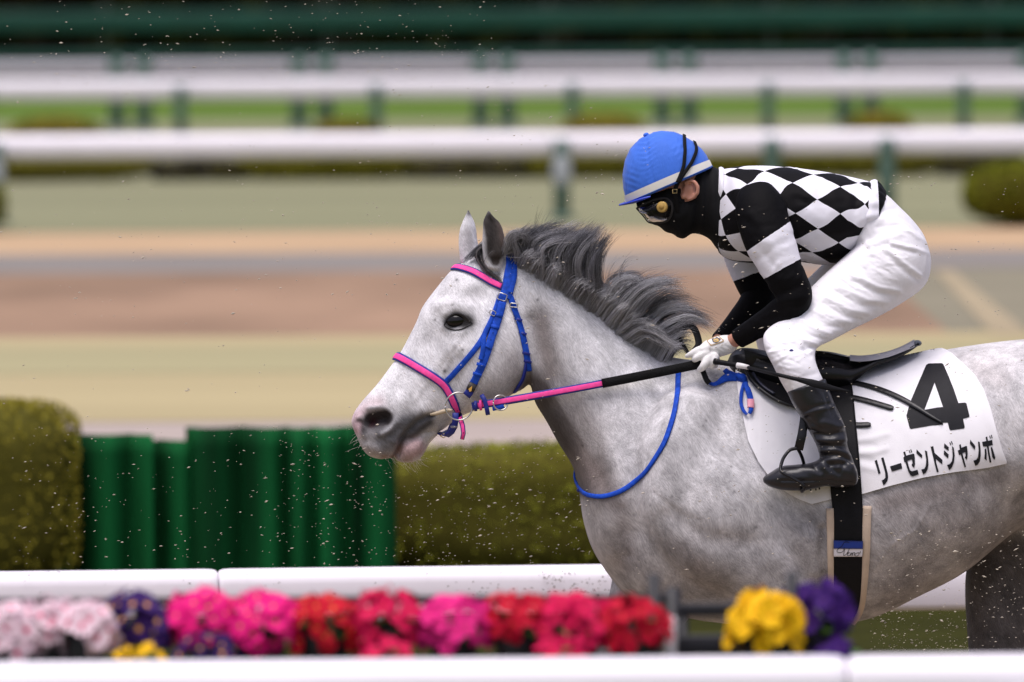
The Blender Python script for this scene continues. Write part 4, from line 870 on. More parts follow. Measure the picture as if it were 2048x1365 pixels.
# ---- balaclava / mask
secs = [((1270, 398), (1284, 428), .052), ((1287, 386), (1293, 440), .062), ((1302, 374), (1304, 448.5), .070), ((1320, 362), (1318, 453.5), .076), ((1338, 350), (1331, 464), .079), ((1352, 345), (1345, 468.5), .078), ((1366, 340), (1357, 476), .077), ((1382, 337), (1369, 477), .075), ((1400, 333), (1384, 468), .073), ((1420, 332), (1402, 470), .070), ((1440, 340), (1420, 480), .074), ((1456, 346), (1436, 500), .082), ((1475, 352), (1455, 505), .09)]
V, Fc = loft(secs, n=56, sub=5, ex=2.2, dome=.2)
V = np.asarray(V)
pq = proj(V); hole = (((pq[:, 0] - 1379) / 17) ** 2 + ((pq[:, 1] - 382) / 20) ** 2 < 1)
V[hole, 1] *= .86
mask = mk('balaclava', V, Fc, M_blk, person)
V = np.array(V); cb_ = V.copy(); pq = proj(V)
for pts, sg_, am in [([(1300, 448), (1325, 436), (1350, 432)], 3, 3), ([(1340, 465), (1352, 440), (1372, 425)], 4, 3), ([(1330, 455), (1345, 430)], 3, -3), ([(1385, 410), (1384, 440), (1378, 470)], 3.5, 4), ([(1393, 410), (1395, 445), (1390, 470)], 3.5, -4), ([(1404, 350), (1404, 400), (1402, 450)], 4, 4), ([(1415, 345), (1414, 400), (1416, 460)], 4, -3), ([(1428, 345), (1426, 400), (1428, 470)], 4, 4), ([(1356, 450), (1372, 455)], 3, -3), ([(1310, 420), (1340, 440)], 5, -2)]:
    V[:, 1] -= np.where(V[:, 1] < 0, am * 1e-3 * np.exp(-dist_poly(pq, pts) ** 2 / (2 * sg_ * sg_)), 0)
mask.data.vertices.foreach_set('co', (V - np.array(PB)).ravel()); mask.data.update()
MB_V, MB_F = V, Fc

# ---- goggles: foam frame, clear lens, yellow vent
gog = []
fr = [(1276, 416), (1290, 409), (1312, 400), (1332, 398), (1343, 408), (1343, 426), (1334, 440), (1316, 444), (1300, 443), (1290, 432)]
MBV = bvh_of(MB_V, MB_F)
fl, fn = [], []
for q in catmull(np.array(fr + [fr[0]], float), 5):
    l, n = cast(q[0], q[1], MBV)
    if l is None: l = P(q[0], q[1], -.030); n = np.array([-.6, -.8, 0])
    fl.append(l + n * .003); fn.append(n)
fl = np.array(fl)
frame = mk('goggles', *tube(fl, .0032, 8), mat('goggle_foam', (.02, .018, .018), .7), person)
cen = fl[:-1].mean(0) + np.array([-.012, -.020, -.004]); V = [cen]; Fc = []; m = len(fl) - 1; K = 6
for k in range(1, K + 1):
    f = k / K
    for i in range(m): V.append(cen + (fl[i] - cen) * f + np.array([-.010, -.017, -.003]) * math.sqrt(max(0, 1 - f * f)) * .8)
for i in range(m): Fc.append((0, 1 + i, 1 + (i + 1) % m))
for k in range(K - 1):
    for i in range(m): a = 1 + k * m; q = (i + 1) % m; Fc.append((a + i, a + m + i, a + m + q, a + q))
M_lens = bpy.data.materials.new('clear_lens'); M_lens.use_nodes = True; tn = M_lens.node_tree; tn.nodes.clear()
out = tn.nodes.new('ShaderNodeOutputMaterial'); mx = tn.nodes.new('ShaderNodeMixShader'); tr = tn.nodes.new('ShaderNodeBsdfTransparent'); gl = tn.nodes.new('ShaderNodeBsdfGlossy'); fz = tn.nodes.new('ShaderNodeFresnel')
fz.inputs[0].default_value = 1.28; gl.inputs['Roughness'].default_value = .08; tr.inputs[0].default_value = (.70, .68, .68, 1)
tn.links.new(fz.outputs[0], mx.inputs[0]); tn.links.new(tr.outputs[0], mx.inputs[1]); tn.links.new(gl.outputs[0], mx.inputs[2]); tn.links.new(mx.outputs[0], out.inputs[0])
mk('lens', V, Fc, M_lens, frame)
vc = P(1323, 414.5, -.104)
Vd, Fd = tube([vc + [.004, .008, 0], vc, vc + [-.0006, -.0016, 0]], [.0145, .0145, .012], 26, True, 0)
mk('vent', Vd, Fd, mat('vent_yellow', (.45, .29, .075), .6), frame)
mk('vent_core', *tube([vc + [0, -.0012, 0], vc + [-.0004, -.0022, 0]], [.0075, .0072], 18, True, 0), mat('vent_ochre', (.33, .20, .045), .7), frame)
# face skin showing through the lens
ring_l = [P(1300 + 26 * math.cos(a), 424 + 14 * math.sin(a), 0) for a in np.linspace(0, 6.28, 20)]
# goggle strap round the head
L, N = surf_path([(1340, 405), (1362, 398)], MBV, 6); mk('strap', *strap(L, N, .018, .002, .001), M_blk, frame)

# ---- helmet with silk cover
M_hel = mat('blue_helmet_cover', (.045, .150, .62), .65, .2, .08, 20, .5, 75, stretch=(1, 1, .4), sheen=.1)
out_px = [(1251, 395), (1246.5, 378), (1245, 350), (1249.5, 322), (1260, 298), (1276, 281), (1291, 270.5), (1307, 265), (1322, 262), (1348, 264), (1366, 271), (1387, 284), (1404, 299), (1415, 313), (1421, 325), (1424, 334)]
rim0, rim1 = np.array([1253.5, 408.]), np.array([1424., 335.]); rc = (rim0 + rim1) / 2; e1 = (rim1 - rim0); half = np.linalg.norm(e1) / 2; e1 /= 2 * half; e2 = np.array([e1[1], -e1[0]])
op = np.array(out_px); tt = (op - rc) @ e1 / half; hh = (op - rc) @ e2
o_ = np.argsort(tt); tt, hh = tt[o_], hh[o_]
def helm(t, th, grow=0.0):
    """t along the rim axis, th 0..pi over the dome from the near to the far side"""
    h = np.interp(t, np.r_[-1.03, tt, 1.0], np.r_[0, hh, 0]); wv = .103 * (max(0, 1 - abs(t / 1.015) ** 2.5)) ** .5
    c_, s_ = math.cos(th), math.sin(th); q = rc + e1 * t * half + e2 * (h * abs(s_) ** .86) * (1 + grow)
    return P(q[0], q[1], 0) + np.array([0, -wv * np.sign(c_) * abs(c_) ** .9 * (1 + grow), 0])
ts = -np.cos(np.linspace(0, math.pi, 90)) * 1.0; nth = 90; V = []
for t_ in ts:
    for j in range(nth + 1): V.append(helm(t_ * .995, math.pi * j / nth))
V = np.array(V)
# gathered seam wrinkles down the middle of the near side
pv = proj(V); sd_ = dist_poly(pv, [(1292, 272), (1296, 320), (1312, 375), (1318, 392)])
wr = (np.sin(pv[:, 1] * .62 + pv[:, 0] * .22 + 2 * np.sin(pv[:, 0] * .13)) + .6 * np.sin(pv[:, 1] * .95 - pv[:, 0] * .15 + 3 * np.sin(pv[:, 1] * .05))) * np.exp(-(sd_ / 17) ** 2) * .0012 + .0012 * np.sin(pv[:, 1] * .33 + pv[:, 0] * .42) * np.sin(pv[:, 0] * .2 - pv[:, 1] * .11) * np.exp(-((pv[:, 0] - 1360) / 22) ** 2 - ((pv[:, 1] - 300) / 24) ** 2) + .0010 * np.sin(pv[:, 1] * .5 - pv[:, 0] * .2) * np.exp(-((pv[:, 0] - 1266) / 14) ** 2 - ((pv[:, 1] - 360) / 30) ** 2) - .0016 * np.exp(-(sd_ / 3) ** 2)
V += (V - P(rc[0], rc[1], 0)) / .12 * wr[:, None]
Fc = []
for i in range(89):
    for j in range(nth): a = i * (nth + 1) + j; Fc.append((a, a + 1, a + nth + 2, a + nth + 1))
helmet = mk('helmet', V, Fc, M_hel, person); HELB = bvh_of(V, Fc)
# underside liner
V2 = []
for t_ in ts:
    a_, b_ = helm(t_ * .97, 0), helm(t_ * .97, math.pi); V2 += [a_ + [0, .004, 0], (a_ + b_) / 2, b_ - [0, .004, 0]]
Fk = []
for i in range(89):
    for j in range(2): a = i * 3 + j; Fk.append((a, a + 1, a + 4, a + 3))
mk('liner', V2, Fk, mat('liner_black', (.012, .012, .014), .8), helmet)
# white band round the rim
bw = []
for nm, lo, hi, m_, gr in (('band', 3.5, 19., mat('helmet_band', (.72, .70, .64), .6, .3, .05, 40), .022), ('rim_binding', -1.5, 4.2, M_hel, .030)):
    V, Fc = [], []
    tb = -np.cos(np.linspace(0.02, math.pi - .02, 60)) * .995
    loop = [(t_, 0) for t_ in tb] + [(t_, 1) for t_ in tb[::-1]]
    for t_, sd2 in loop:
        for f in (lo, (lo + hi) / 2, hi):
            hh_ = max(1.0, float(np.interp(t_, np.r_[-1.03, tt, 1.0], np.r_[0, hh, 0]))); hgt = f * (.82 + .18 * math.sqrt(max(0, 1 - t_ * t_))); th = math.asin(min(.97, max(0, hgt / hh_) ** (1 / .86))) - (.02 if f < 0 else 0); p = helm(t_, math.pi - th if sd2 else th, 0); c0 = P(rc[0], rc[1], 0)
            d = p - c0; d -= 0; V.append(c0 + d * (1 + gr * (1.0 if f == (lo + hi) / 2 else .9)))
    n = len(loop)
    for i in range(n):
        for j in range(2): a = i * 3 + j; b = ((i + 1) % n) * 3 + j; Fc.append((a, a + 1, b + 1, b))
    mk(nm, V, Fc, m_, helmet)
# peak: thin curved visor
V = []; Fc = []; na = 17
for k, ext in enumerate((0.0, .5, 1.0)):
    for j in range(na):
        ph = math.pi * (j / (na - 1) - .5); reach = math.cos(ph) ** .7 * ext
        q0 = rim0 + e1 * (12 + 70 * (1 - math.cos(ph)) * .55) - e2 * 0; tipd = np.array([-27., 4.]) * reach
        q = q0 + tipd - e2 * (5 * ext * 0) + np.array([0, 2.0 - 3 * ext * 0])
        V.append(P(q[0], q[1], 0) + np.array([0, .098 * math.sin(ph), 0]))
m = len(V); V = np.array(V); Vb = V - np.array([0, 0, .004]); Vall = np.concatenate([V, Vb])
for k in range(2):
    for j in range(na - 1):
        a = k * na + j; Fc.append((a, a + 1, a + na + 1, a + na)); Fc.append((m + a, m + a + na, m + a + na + 1, m + a + 1))
for j in range(na - 1): a = 2 * na + j; Fc.append((a, a + 1, m + a + 1, m + a))
mk('peak', Vall, Fc, mat('peak_blue', (.03, .06, .50), .4), helmet)
mk('button', *ell(P(1292, 270, 0), (.008, .009, .0055), 14, 8, rot=.4), M_hel, helmet)
for pts, wv in (([(1367, 273), (1368.5, 300), (1367, 330), (1360, 352), (1352, 370)], .0095), ([(1387, 286), (1391, 298), (1388, 312), (1379, 331), (1366, 350), (1354, 370)], .0095)):
    L, N = surf_path(pts, HELB, 8)
    mk('strap', *strap(L + N * .001, N, wv, .0022, .0032), M_blk, helmet)
jx = P(1352, 372, -.098)
mk('chin_strap', *strap(np.array([P(1358, 360, -.101), P(1351, 377, -.094), P(1351, 395, -.086), P(1356, 425, -.076), P(1364, 455, -.045), P(1368, 474, -.005)]), np.array([-.1, -1, -.1]), .0115, .002), M_blk, helmet)
M_brass = mat('brass', (.60, .45, .20), .35, .5, metal=.9)
bc = P(1349.5, 383, -.096); bk = [bc + np.array([dx * .0058, -.003, dz * .0048]) for dx, dz in ((-1, 1), (1, 1), (1, -1), (-1, -1), (-1, 1))]
mk('buckle', *tube(np.array(bk), .0011, 6), M_brass, helmet)

# ---- jersey with harlequin diamonds
JS = [((1441, 338), (1430, 475), .066, .0), ((1452, 338), (1434, 492), .092, .0), ((1475, 333.5), (1440, 508), .140, .1), ((1505, 332), (1466, 522), .172, .12), ((1545, 332.5), (1520, 527), .185, .1), ((1600, 337.5), (1588, 524), .186, .05), ((1655, 345), (1645, 530), .176, .05), ((1700, 354), (1682, 524), .166, .05), ((1733, 362), (1703, 508), .158, 0), ((1752, 367), (1718, 490), .152, 0), ((1768, 384), (1735, 470), .142, 0)]
jn, jsub = 96, 9
JV, JF = loft(JS, n=jn, sub=jsub, ex=2.15, dome=.05)
JV = np.array(JV); JFq = JF
nr = (len(JS) - 1) * jsub + 1
th = np.tile(np.arange(jn) * 2 * np.pi / jn, nr); ring = np.repeat(np.arange(nr) / (nr - 1), jn)
th = np.r_[th, 0, 0]; ring = np.r_[ring, 0, 1]
sgn = np.where(JV[:, 1] <= 0, 1, -1); ta = np.where(th > math.pi, 2 * math.pi - th, th)    # 0 at the back line, pi at the belly
z3 = lambda x, y: (1200 + x / 2.904, 230 + y / 2.904)
z8 = lambda x, y: (1500 + x / 3.25, 300 + y / 3.25)
LAT = [(z8(278, 212), 0, 0), (z8(428, 325), 0, 1), (z8(580, 412), 0, 2), (z8(750, 515), 0, 3), (z8(408, 165), 1, 0), (z8(585, 245), 1, 1), (z8(745, 355), 1, 2), (z8(550, 145), 2, 0), (z8(705, 215), 2, 1), (z8(165, 325), -1, 0), (z8(308, 415), -1, 1), (z8(425, 505), -1, 2), (z8(575, 608), -1, 3), (z8(660, 650), -1, 4), (z8(285, 590), -2, 2), (z8(395, 672), -2, 3), (z8(560, 735), -2, 4), (z3(955, 328), 0, -1), (z3(855, 405), -1, -1), (z3(725, 345), -1, -2), (z3(1065, 305), 1, -1), (z3(800, 312), 0, -2)]
jp = proj(JV); near = JV[:, 1] < .01; idx = np.where(near)[0]; rows, ya, yb = [], [], []
feat = lambda r_, t_: np.stack([np.ones_like(r_), r_, t_, r_ * r_, r_ * t_, t_ * t_], -1)
for (q, a_, b_) in LAT:
    i = idx[np.argsort(np.sum((jp[idx] - np.array(q)) ** 2, 1))[:4]]; d = np.linalg.norm(jp[i] - np.array(q), axis=1); wq = 1 / (d + .3); wq /= wq.sum()
    rows.append(feat(np.array(ring[i] @ wq), np.array(ta[i] @ wq))); ya.append(a_); yb.append(b_)
rows = np.array(rows); ka = np.linalg.lstsq(rows, np.array(ya, float), rcond=None)[0]; kb = np.linalg.lstsq(rows, np.array(yb, float), rcond=None)[0]
Aa, Bb = feat(ring, ta) @ ka, feat(ring, ta) @ kb
# exact fit at the traced crossings: inverse-distance correction of the residuals
ra, rb = np.array(ya) - rows @ ka, np.array(yb) - rows @ kb; rq = rows[:, 1:3]
dd = (ring[:, None] - rq[None, :, 0]) ** 2 * 9 + (ta[:, None] - rq[None, :, 1]) ** 2
wq = np.exp(-dd / .06); nw = wq.sum(1).clip(.6); Aa += (wq @ ra) / nw; Bb += (wq @ rb) / nw
# soft cloth creases
JN = np.zeros_like(JV); cj = np.repeat(catmull(np.array([(np.array(P(*s[0], 0)) + P(*s[1], 0)) / 2 for s in JS]), jsub), jn, 0); cj = np.concatenate([cj, cj[:1], cj[-1:]])
dirj = JV - cj; dirj /= np.linalg.norm(dirj, axis=1)[:, None] + 1e-9
crease = np.zeros(len(JV))
for pts, sg_, am in [([(1590, 400), (1660, 410), (1725, 400)], 5, -2.5), ([(1560, 420), (1580, 470), (1610, 520)], 7, -5), ([(1575, 425), (1600, 480)], 6, 3), ([(1640, 470), (1690, 462), (1728, 440)], 5, 3), ([(1655, 490), (1700, 478)], 5, -3), ([(1735, 372), (1722, 410), (1728, 440)], 5, 4), ([(1716, 380), (1712, 420)], 5, -3), ([(1700, 360), (1740, 366)], 4, -2), ([(1610, 500), (1660, 508)], 7, -4), ([(1600, 360), (1680, 372)], 8, 2), ([(1490, 350), (1520, 375)], 6, -2), ([(1455, 360), (1462, 400), (1458, 440)], 6, -4), ([(1470, 420), (1480, 470), (1500, 510)], 6, 4), ([(1640, 380), (1650, 430)], 6, -2), ([(1665, 385), (1690, 440)], 6, 2)] + [([(a_, b_), (a_ + math.cos(an) * L_, b_ + math.sin(an) * L_)], s_, m_) for a_, b_, an, L_, s_, m_ in zip(RNG.uniform(1560, 1730, 46), RNG.uniform(345, 515, 46), RNG.normal(.25, .9, 46), RNG.uniform(18, 60, 46), RNG.uniform(2.0, 4.5, 46), RNG.uniform(-2.2, 2.2, 46))]:
    crease += am * 1.1e-3 * np.exp(-dist_poly(jp, pts) ** 2 / (2 * sg_ * sg_))
JV = JV + dirj * (crease * near)[:, None]
M_silk = mat('harlequin_silk', (1, 1, 1), .65, .11, 0, 8, .2, 60, stretch=(1, 1, .4)); t = M_silk.node_tree; b = t.nodes['Principled BSDF']
def attr(tr_, n_): a = tr_.nodes.new('ShaderNodeAttribute'); a.attribute_name = n_; return a.outputs['Fac']
def math_(tr_, op, a, v=None):
    n_ = tr_.nodes.new('ShaderNodeMath'); n_.operation = op
    tr_.links.new(a, n_.inputs[0])
    if v is not None:
        if isinstance(v, (int, float)): n_.inputs[1].default_value = v
        else: tr_.links.new(v, n_.inputs[1])
    return n_.outputs[0]
su = math_(t, 'ADD', math_(t, 'FLOOR', attr(t, 'pa')), math_(t, 'FLOOR', attr(t, 'pb')))
md = math_(t, 'FLOORED_MODULO', su, 2.0)
mixc = t.nodes.new('ShaderNodeMix'); mixc.data_type = 'RGBA'; mixc.inputs[6].default_value = (.74, .73, .79, 1); mixc.inputs[7].default_value = (.003, .0027, .0034, 1)
t.links.new(md, mixc.inputs[0]); t.links.new(mixc.outputs[2], b.inputs['Base Color'])
jersey = mk('jersey', JV, JF, M_silk, person); fattr(jersey.data, 'pa', Aa); fattr(jersey.data, 'pb', Bb)
# collar and gathered hem
mk('collar', *loft([((1438, 335), (1433, 430), .070), ((1443, 334), (1438, 432), .076), ((1448, 337), (1442, 432), .078)], n=40, sub=3, ex=2.1, dome=0), mat('white_collar', (.74, .73, .78), .6), jersey)
V, Fc = loft([((1742, 362), (1716, 492), .154), ((1751, 360), (1724, 486), .160), ((1762, 369), (1733, 478), .157), ((1771, 384), (1740, 466), .150), ((1772, 394), (1742, 455), .140)], n=90, sub=4, ex=2.1, dome=0)
V = np.array(V); a_ = np.arctan2(V[:, 1], V[:, 2] - V[:, 2].mean()); cc_ = V.mean(0); V += (V - cc_) * (.018 * np.sin(a_ * 26) + .014 * np.sin(a_ * 15 + 1))[:, None]
hem = mk('hem', V, Fc, M_silk, jersey); k_ = len(V); fattr(hem.data, 'pa', np.full(k_, .5)); fattr(hem.data, 'pb', np.clip(.5 + (V[:, 0] - P(1753, 380)[0]) * 400, .05, 1.95))
# sleeves: black shoulder, white band, black forearm
M_slv = mat('banded_sleeve', (1, 1, 1), .7, .09, 0, 8, .25, 90); t = M_slv.node_tree; b = t.nodes['Principled BSDF']
fs = attr(t, 'along'); g1 = math_(t, 'GREATER_THAN', fs, 1.0); g2 = math_(t, 'LESS_THAN', fs, 2.0); gg = math_(t, 'MULTIPLY', g1, g2)
mixc = t.nodes.new('ShaderNodeMix'); mixc.data_type = 'RGBA'; mixc.inputs[7].default_value = (.74, .73, .79, 1); mixc.inputs[6].default_value = (.0028, .0026, .0033, 1)
t.links.new(gg, mixc.inputs[0]); t.links.new(mixc.outputs[2], b.inputs['Base Color'])
def sleeve(pts, bands, wr):
    rs = np.random.default_rng(len(wr)); wr = wr + [([(a_, b_), (a_ + math.cos(an) * L_, b_ + math.sin(an) * L_)], s_, m_) for a_, b_, an, L_, s_, m_ in zip(rs.uniform(1480, 1610, 44), rs.uniform(400, 680, 44), rs.normal(-.4, .6, 44), rs.uniform(14, 45, 44), rs.uniform(2.0, 3.6, 44), rs.uniform(-1.8, 1.8, 44))]
    V, Fc = limb(pts, n=64, sub=12, dome=.3, ex=2.1); V = np.array(V); pv = proj(V)
    N_ = np.zeros_like(V); n_ = 64; m = (len(V) - 2) // n_; c_ = V[:-2].reshape(m, n_, 3).mean(1); cr = np.concatenate([np.repeat(c_, n_, 0), c_[:1], c_[-1:]])
    d = V - cr; d /= np.linalg.norm(d, axis=1)[:, None] + 1e-9; D = np.zeros(len(V))
    for p_, s_, am in wr: D += am * 1e-3 * np.exp(-dist_poly(pv, p_) ** 2 / (2 * s_ * s_))
    V += d * D[:, None]
    # band coordinate: signed distance past the two traced band lines
    (a0, a1), (b0, b1) = bands
    def side(a, b_): a, b_ = np.array(a, float), np.array(b_, float); ab = b_ - a; nn = np.array([-ab[1], ab[0]]) / np.linalg.norm(ab); return (pv - a) @ nn
    s0, s1 = side(a0, a1), side(b0, b1)
    rg = np.r_[np.repeat(np.arange(m) / (m - 1), n_), 0, 1]
    al = np.where(rg > .62, 3.0, np.where(s0 < 0, 1 + s0 / 60, np.where(s1 > 0, 2 + s1 / 60, 1.02 + .96 * s0 / (s0 - s1 + 1e-6))))
    o = mk('sleeve', V, Fc, M_slv, jersey); fattr(o.data, 'along', al); return o
WN = [([(1500, 430), (1530, 470), (1548, 500)], 7, 4), ([(1515, 520), (1560, 490), (1595, 470)], 6, -3), ([(1520, 500), (1545, 530)], 5, -3), ([(1560, 560), (1600, 550)], 6, 3), ([(1552, 590), (1600, 575)], 6, -4), ([(1560, 605), (1615, 595)], 5, 3), ([(1530, 640), (1580, 625)], 6, -3), ([(1545, 655), (1600, 640)], 6, 3), ([(1500, 650), (1520, 680)], 5, -2), ([(1490, 440), (1520, 460)], 6, -3)]
sleeve([(1512, 392, 40, -.150), (1521, 420, 51, -.185), (1530, 455, 51.5, -.212), (1543, 490, 50.5, -.228), (1558, 525, 44, -.238), (1574, 560, 39.5, -.246), (1586, 588, 38.5, -.248), (1581, 612, 35, -.24), (1552, 634, 30, -.218), (1515, 655, 24, -.185), (1483, 674, 20.5, -.155), (1477, 678, 20, -.150)], (((1503, 497), (1577, 446)), ((1537, 553), (1606, 515))), WN)
sleeve([(1478, 395, 42, .150), (1476, 430, 50, .185), (1483, 470, 48, .20), (1493, 520, 42, .21), (1507, 560, 38, .215), (1518, 588, 36, .21), (1508, 612, 33, .19), (1482, 640, 27, .155), (1455, 665, 20, .115), (1440, 680, 18, .09)], (((1430, 500), (1520, 480)), ((1466, 563), (1540, 535))), [])

# ---- breeches
bp_ = [loft([((1752, 378), (1700, 496), .148), ((1775, 391), (1706, 512), .158), ((1798, 413), (1722, 530), .168), ((1826, 441), (1748, 552), .166), ((1848, 471), (1776, 570), .152), ((1859, 505), (1815, 578), .115)], n=40, sub=6, ex=2.3, dome=.3)]
for sg, dx, dy in ((-1, 0, 0), (1, -16, -8)):
    bp_.append(loft([((1770 + dx, 420 + dy), (1853 + dx, 482 + dy), .100, 0, sg * .080), ((1742 + dx, 460 + dy), (1862.5 + dx, 525 + dy), .120, 0, sg * .088), ((1703 + dx, 500 + dy), (1850 + dx, 571 + dy), .118, 0, sg * .105), ((1664 + dx, 535 + dy), (1800 + dx, 609 + dy), .108, 0, sg * .125), ((1625 + dx, 572 + dy), (1750 + dx, 637 + dy), .098, 0, sg * .155), ((1585 + dx, 613 + dy), (1705 + dx, 659 + dy), .088, 0, sg * .19), ((1550 + dx, 645 + dy), (1664 + dx, 681 + dy), .078, 0, sg * .235), ((1527 + dx, 670 + dy), (1636 + dx, 695 + dy), .068, 0, sg * .275), ((1530 + dx, 700 + dy), (1630 + dx, 712 + dy), .064, 0, sg * .305), ((1546 + dx, 732), (1634 + dx, 732), .058, 0, sg * .325), ((1562 + dx, 765), (1645 + dx, 757), .053, 0, sg * .332), ((1580 + dx, 795), (1656 + dx, 785), .050, 0, sg * .335)], n=44, sub=6, ex=2.15, dome=.2))
V, Fc = remesh(bp_, .0032); E = edges(Fc); V = smooth(V, E, 14, .5)
WB = [([(1695, 545), (1640, 600), (1580, 660), (1545, 690)], 4, -2.0), ([(1700, 540), (1650, 595), (1590, 655)], 3, 1.6),                     # side seam
      ([(1783, 487), (1830, 498), (1858, 508)], 3.6, 4.5), ([(1785, 495), (1830, 506)], 4, -4), ([(1782, 505), (1812, 530), (1842, 552)], 3.6, 5), ([(1775, 512), (1805, 540), (1835, 560)], 4.5, -4.5), ([(1740, 490), (1770, 478), (1800, 470)], 5, 3.5), ([(1735, 500), (1775, 488)], 4, -3), ([(1725, 520), (1770, 500)], 5, 2.5), ([(1815, 460), (1842, 480), (1852, 510), (1848, 545)], 3, 2.2),
      ([(1700, 550), (1760, 575), (1800, 582)], 4, 4.5), ([(1705, 562), (1755, 587), (1790, 592)], 4.5, -4.5), ([(1680, 575), (1735, 600), (1775, 605)], 4, 4), ([(1672, 585), (1725, 612), (1760, 614)], 4.5, -4), ([(1655, 598), (1700, 620), (1738, 628)], 4, 4), ([(1645, 608), (1690, 632), (1720, 640)], 4, -4), ([(1628, 622), (1668, 640), (1700, 645)], 4, 3.5), ([(1620, 632), (1655, 652), (1685, 656)], 4, -4), ([(1600, 640), (1630, 658), (1660, 668)], 3.5, 4), ([(1590, 650), (1620, 670), (1650, 680)], 3.5, -4.5), ([(1575, 660), (1605, 680), (1635, 690)], 3.5, 4), ([(1560, 672), (1590, 690), (1615, 700)], 3.5, -4), ([(1720, 470), (1745, 500), (1730, 530)], 5, 3), ([(1690, 535), (1720, 520), (1745, 515)], 4, -3), ([(1760, 440), (1800, 430), (1825, 440)], 5, 2.5), ([(1750, 425), (1790, 418)], 4, -2.5), ([(1755, 455), (1800, 450), (1835, 462)], 4, -2.5),
      ([(1535, 700), (1570, 690), (1610, 700), (1622, 712)], 3.4, -4), ([(1537, 706), (1572, 696), (1608, 707)], 3, 2.5), ([(1545, 725), (1575, 710), (1600, 712)], 3, 1.5), ([(1560, 740), (1570, 765)], 4, -2), ([(1612, 690), (1640, 700)], 4, -5), ([(1545, 680), (1600, 700), (1625, 695)], 4, -3), ([(1590, 760), (1640, 745)], 5, -1.5)]
rw = np.random.default_rng(9)
for i in range(80):      # fine pull creases across the thigh and seat
    f = rw.uniform(0, 1); cx_ = 1555 + 265 * f + rw.normal(0, 14); cy_ = 672 - 185 * f + rw.normal(0, 26); L_ = rw.uniform(14, 55); an = math.radians(rw.normal(26, 5) - 20 * (f > .85))
    dx_, dy_ = math.cos(an) * L_ / 2, math.sin(an) * L_ / 2; bow = rw.normal(0, 4)
    WB.append(([(cx_ - dx_, cy_ - dy_), (cx_ + bow * .2, cy_ + bow), (cx_ + dx_, cy_ + dy_)], rw.uniform(1.4, 2.6), rw.choice([-1, 1]) * rw.uniform(.5, 1.3)))
for i in range(26):
    cx_, cy_ = 1582 + rw.normal(0, 22), 720 + rw.normal(0, 26); L_ = rw.uniform(14, 40); an = math.radians(rw.normal(10, 25)); dx_, dy_ = math.cos(an) * L_ / 2, math.sin(an) * L_ / 2
    WB.append(([(cx_ - dx_, cy_ - dy_), (cx_ + dx_, cy_ + dy_)], rw.uniform(1.6, 2.6), rw.choice([-1, 1]) * rw.uniform(.5, 1.2)))
WB = [(p_, s_ * .85, a_ * (.75 if abs(a_) > 3 else 1)) for p_, s_, a_ in WB]
V = sculpt(V, Fc, WB, mirror=False); V = smooth(V, E, 1, .3)
brc = mk('breeches', V, Fc, M_brc, person); BRB = bvh_of(V, Fc)
l, n = cast(1583, 702, BRB); mk('emblem', *ell(l, (.0055, .001, .0045), 10, 6), mat('navy_print', (.02, .02, .16), .6), brc)

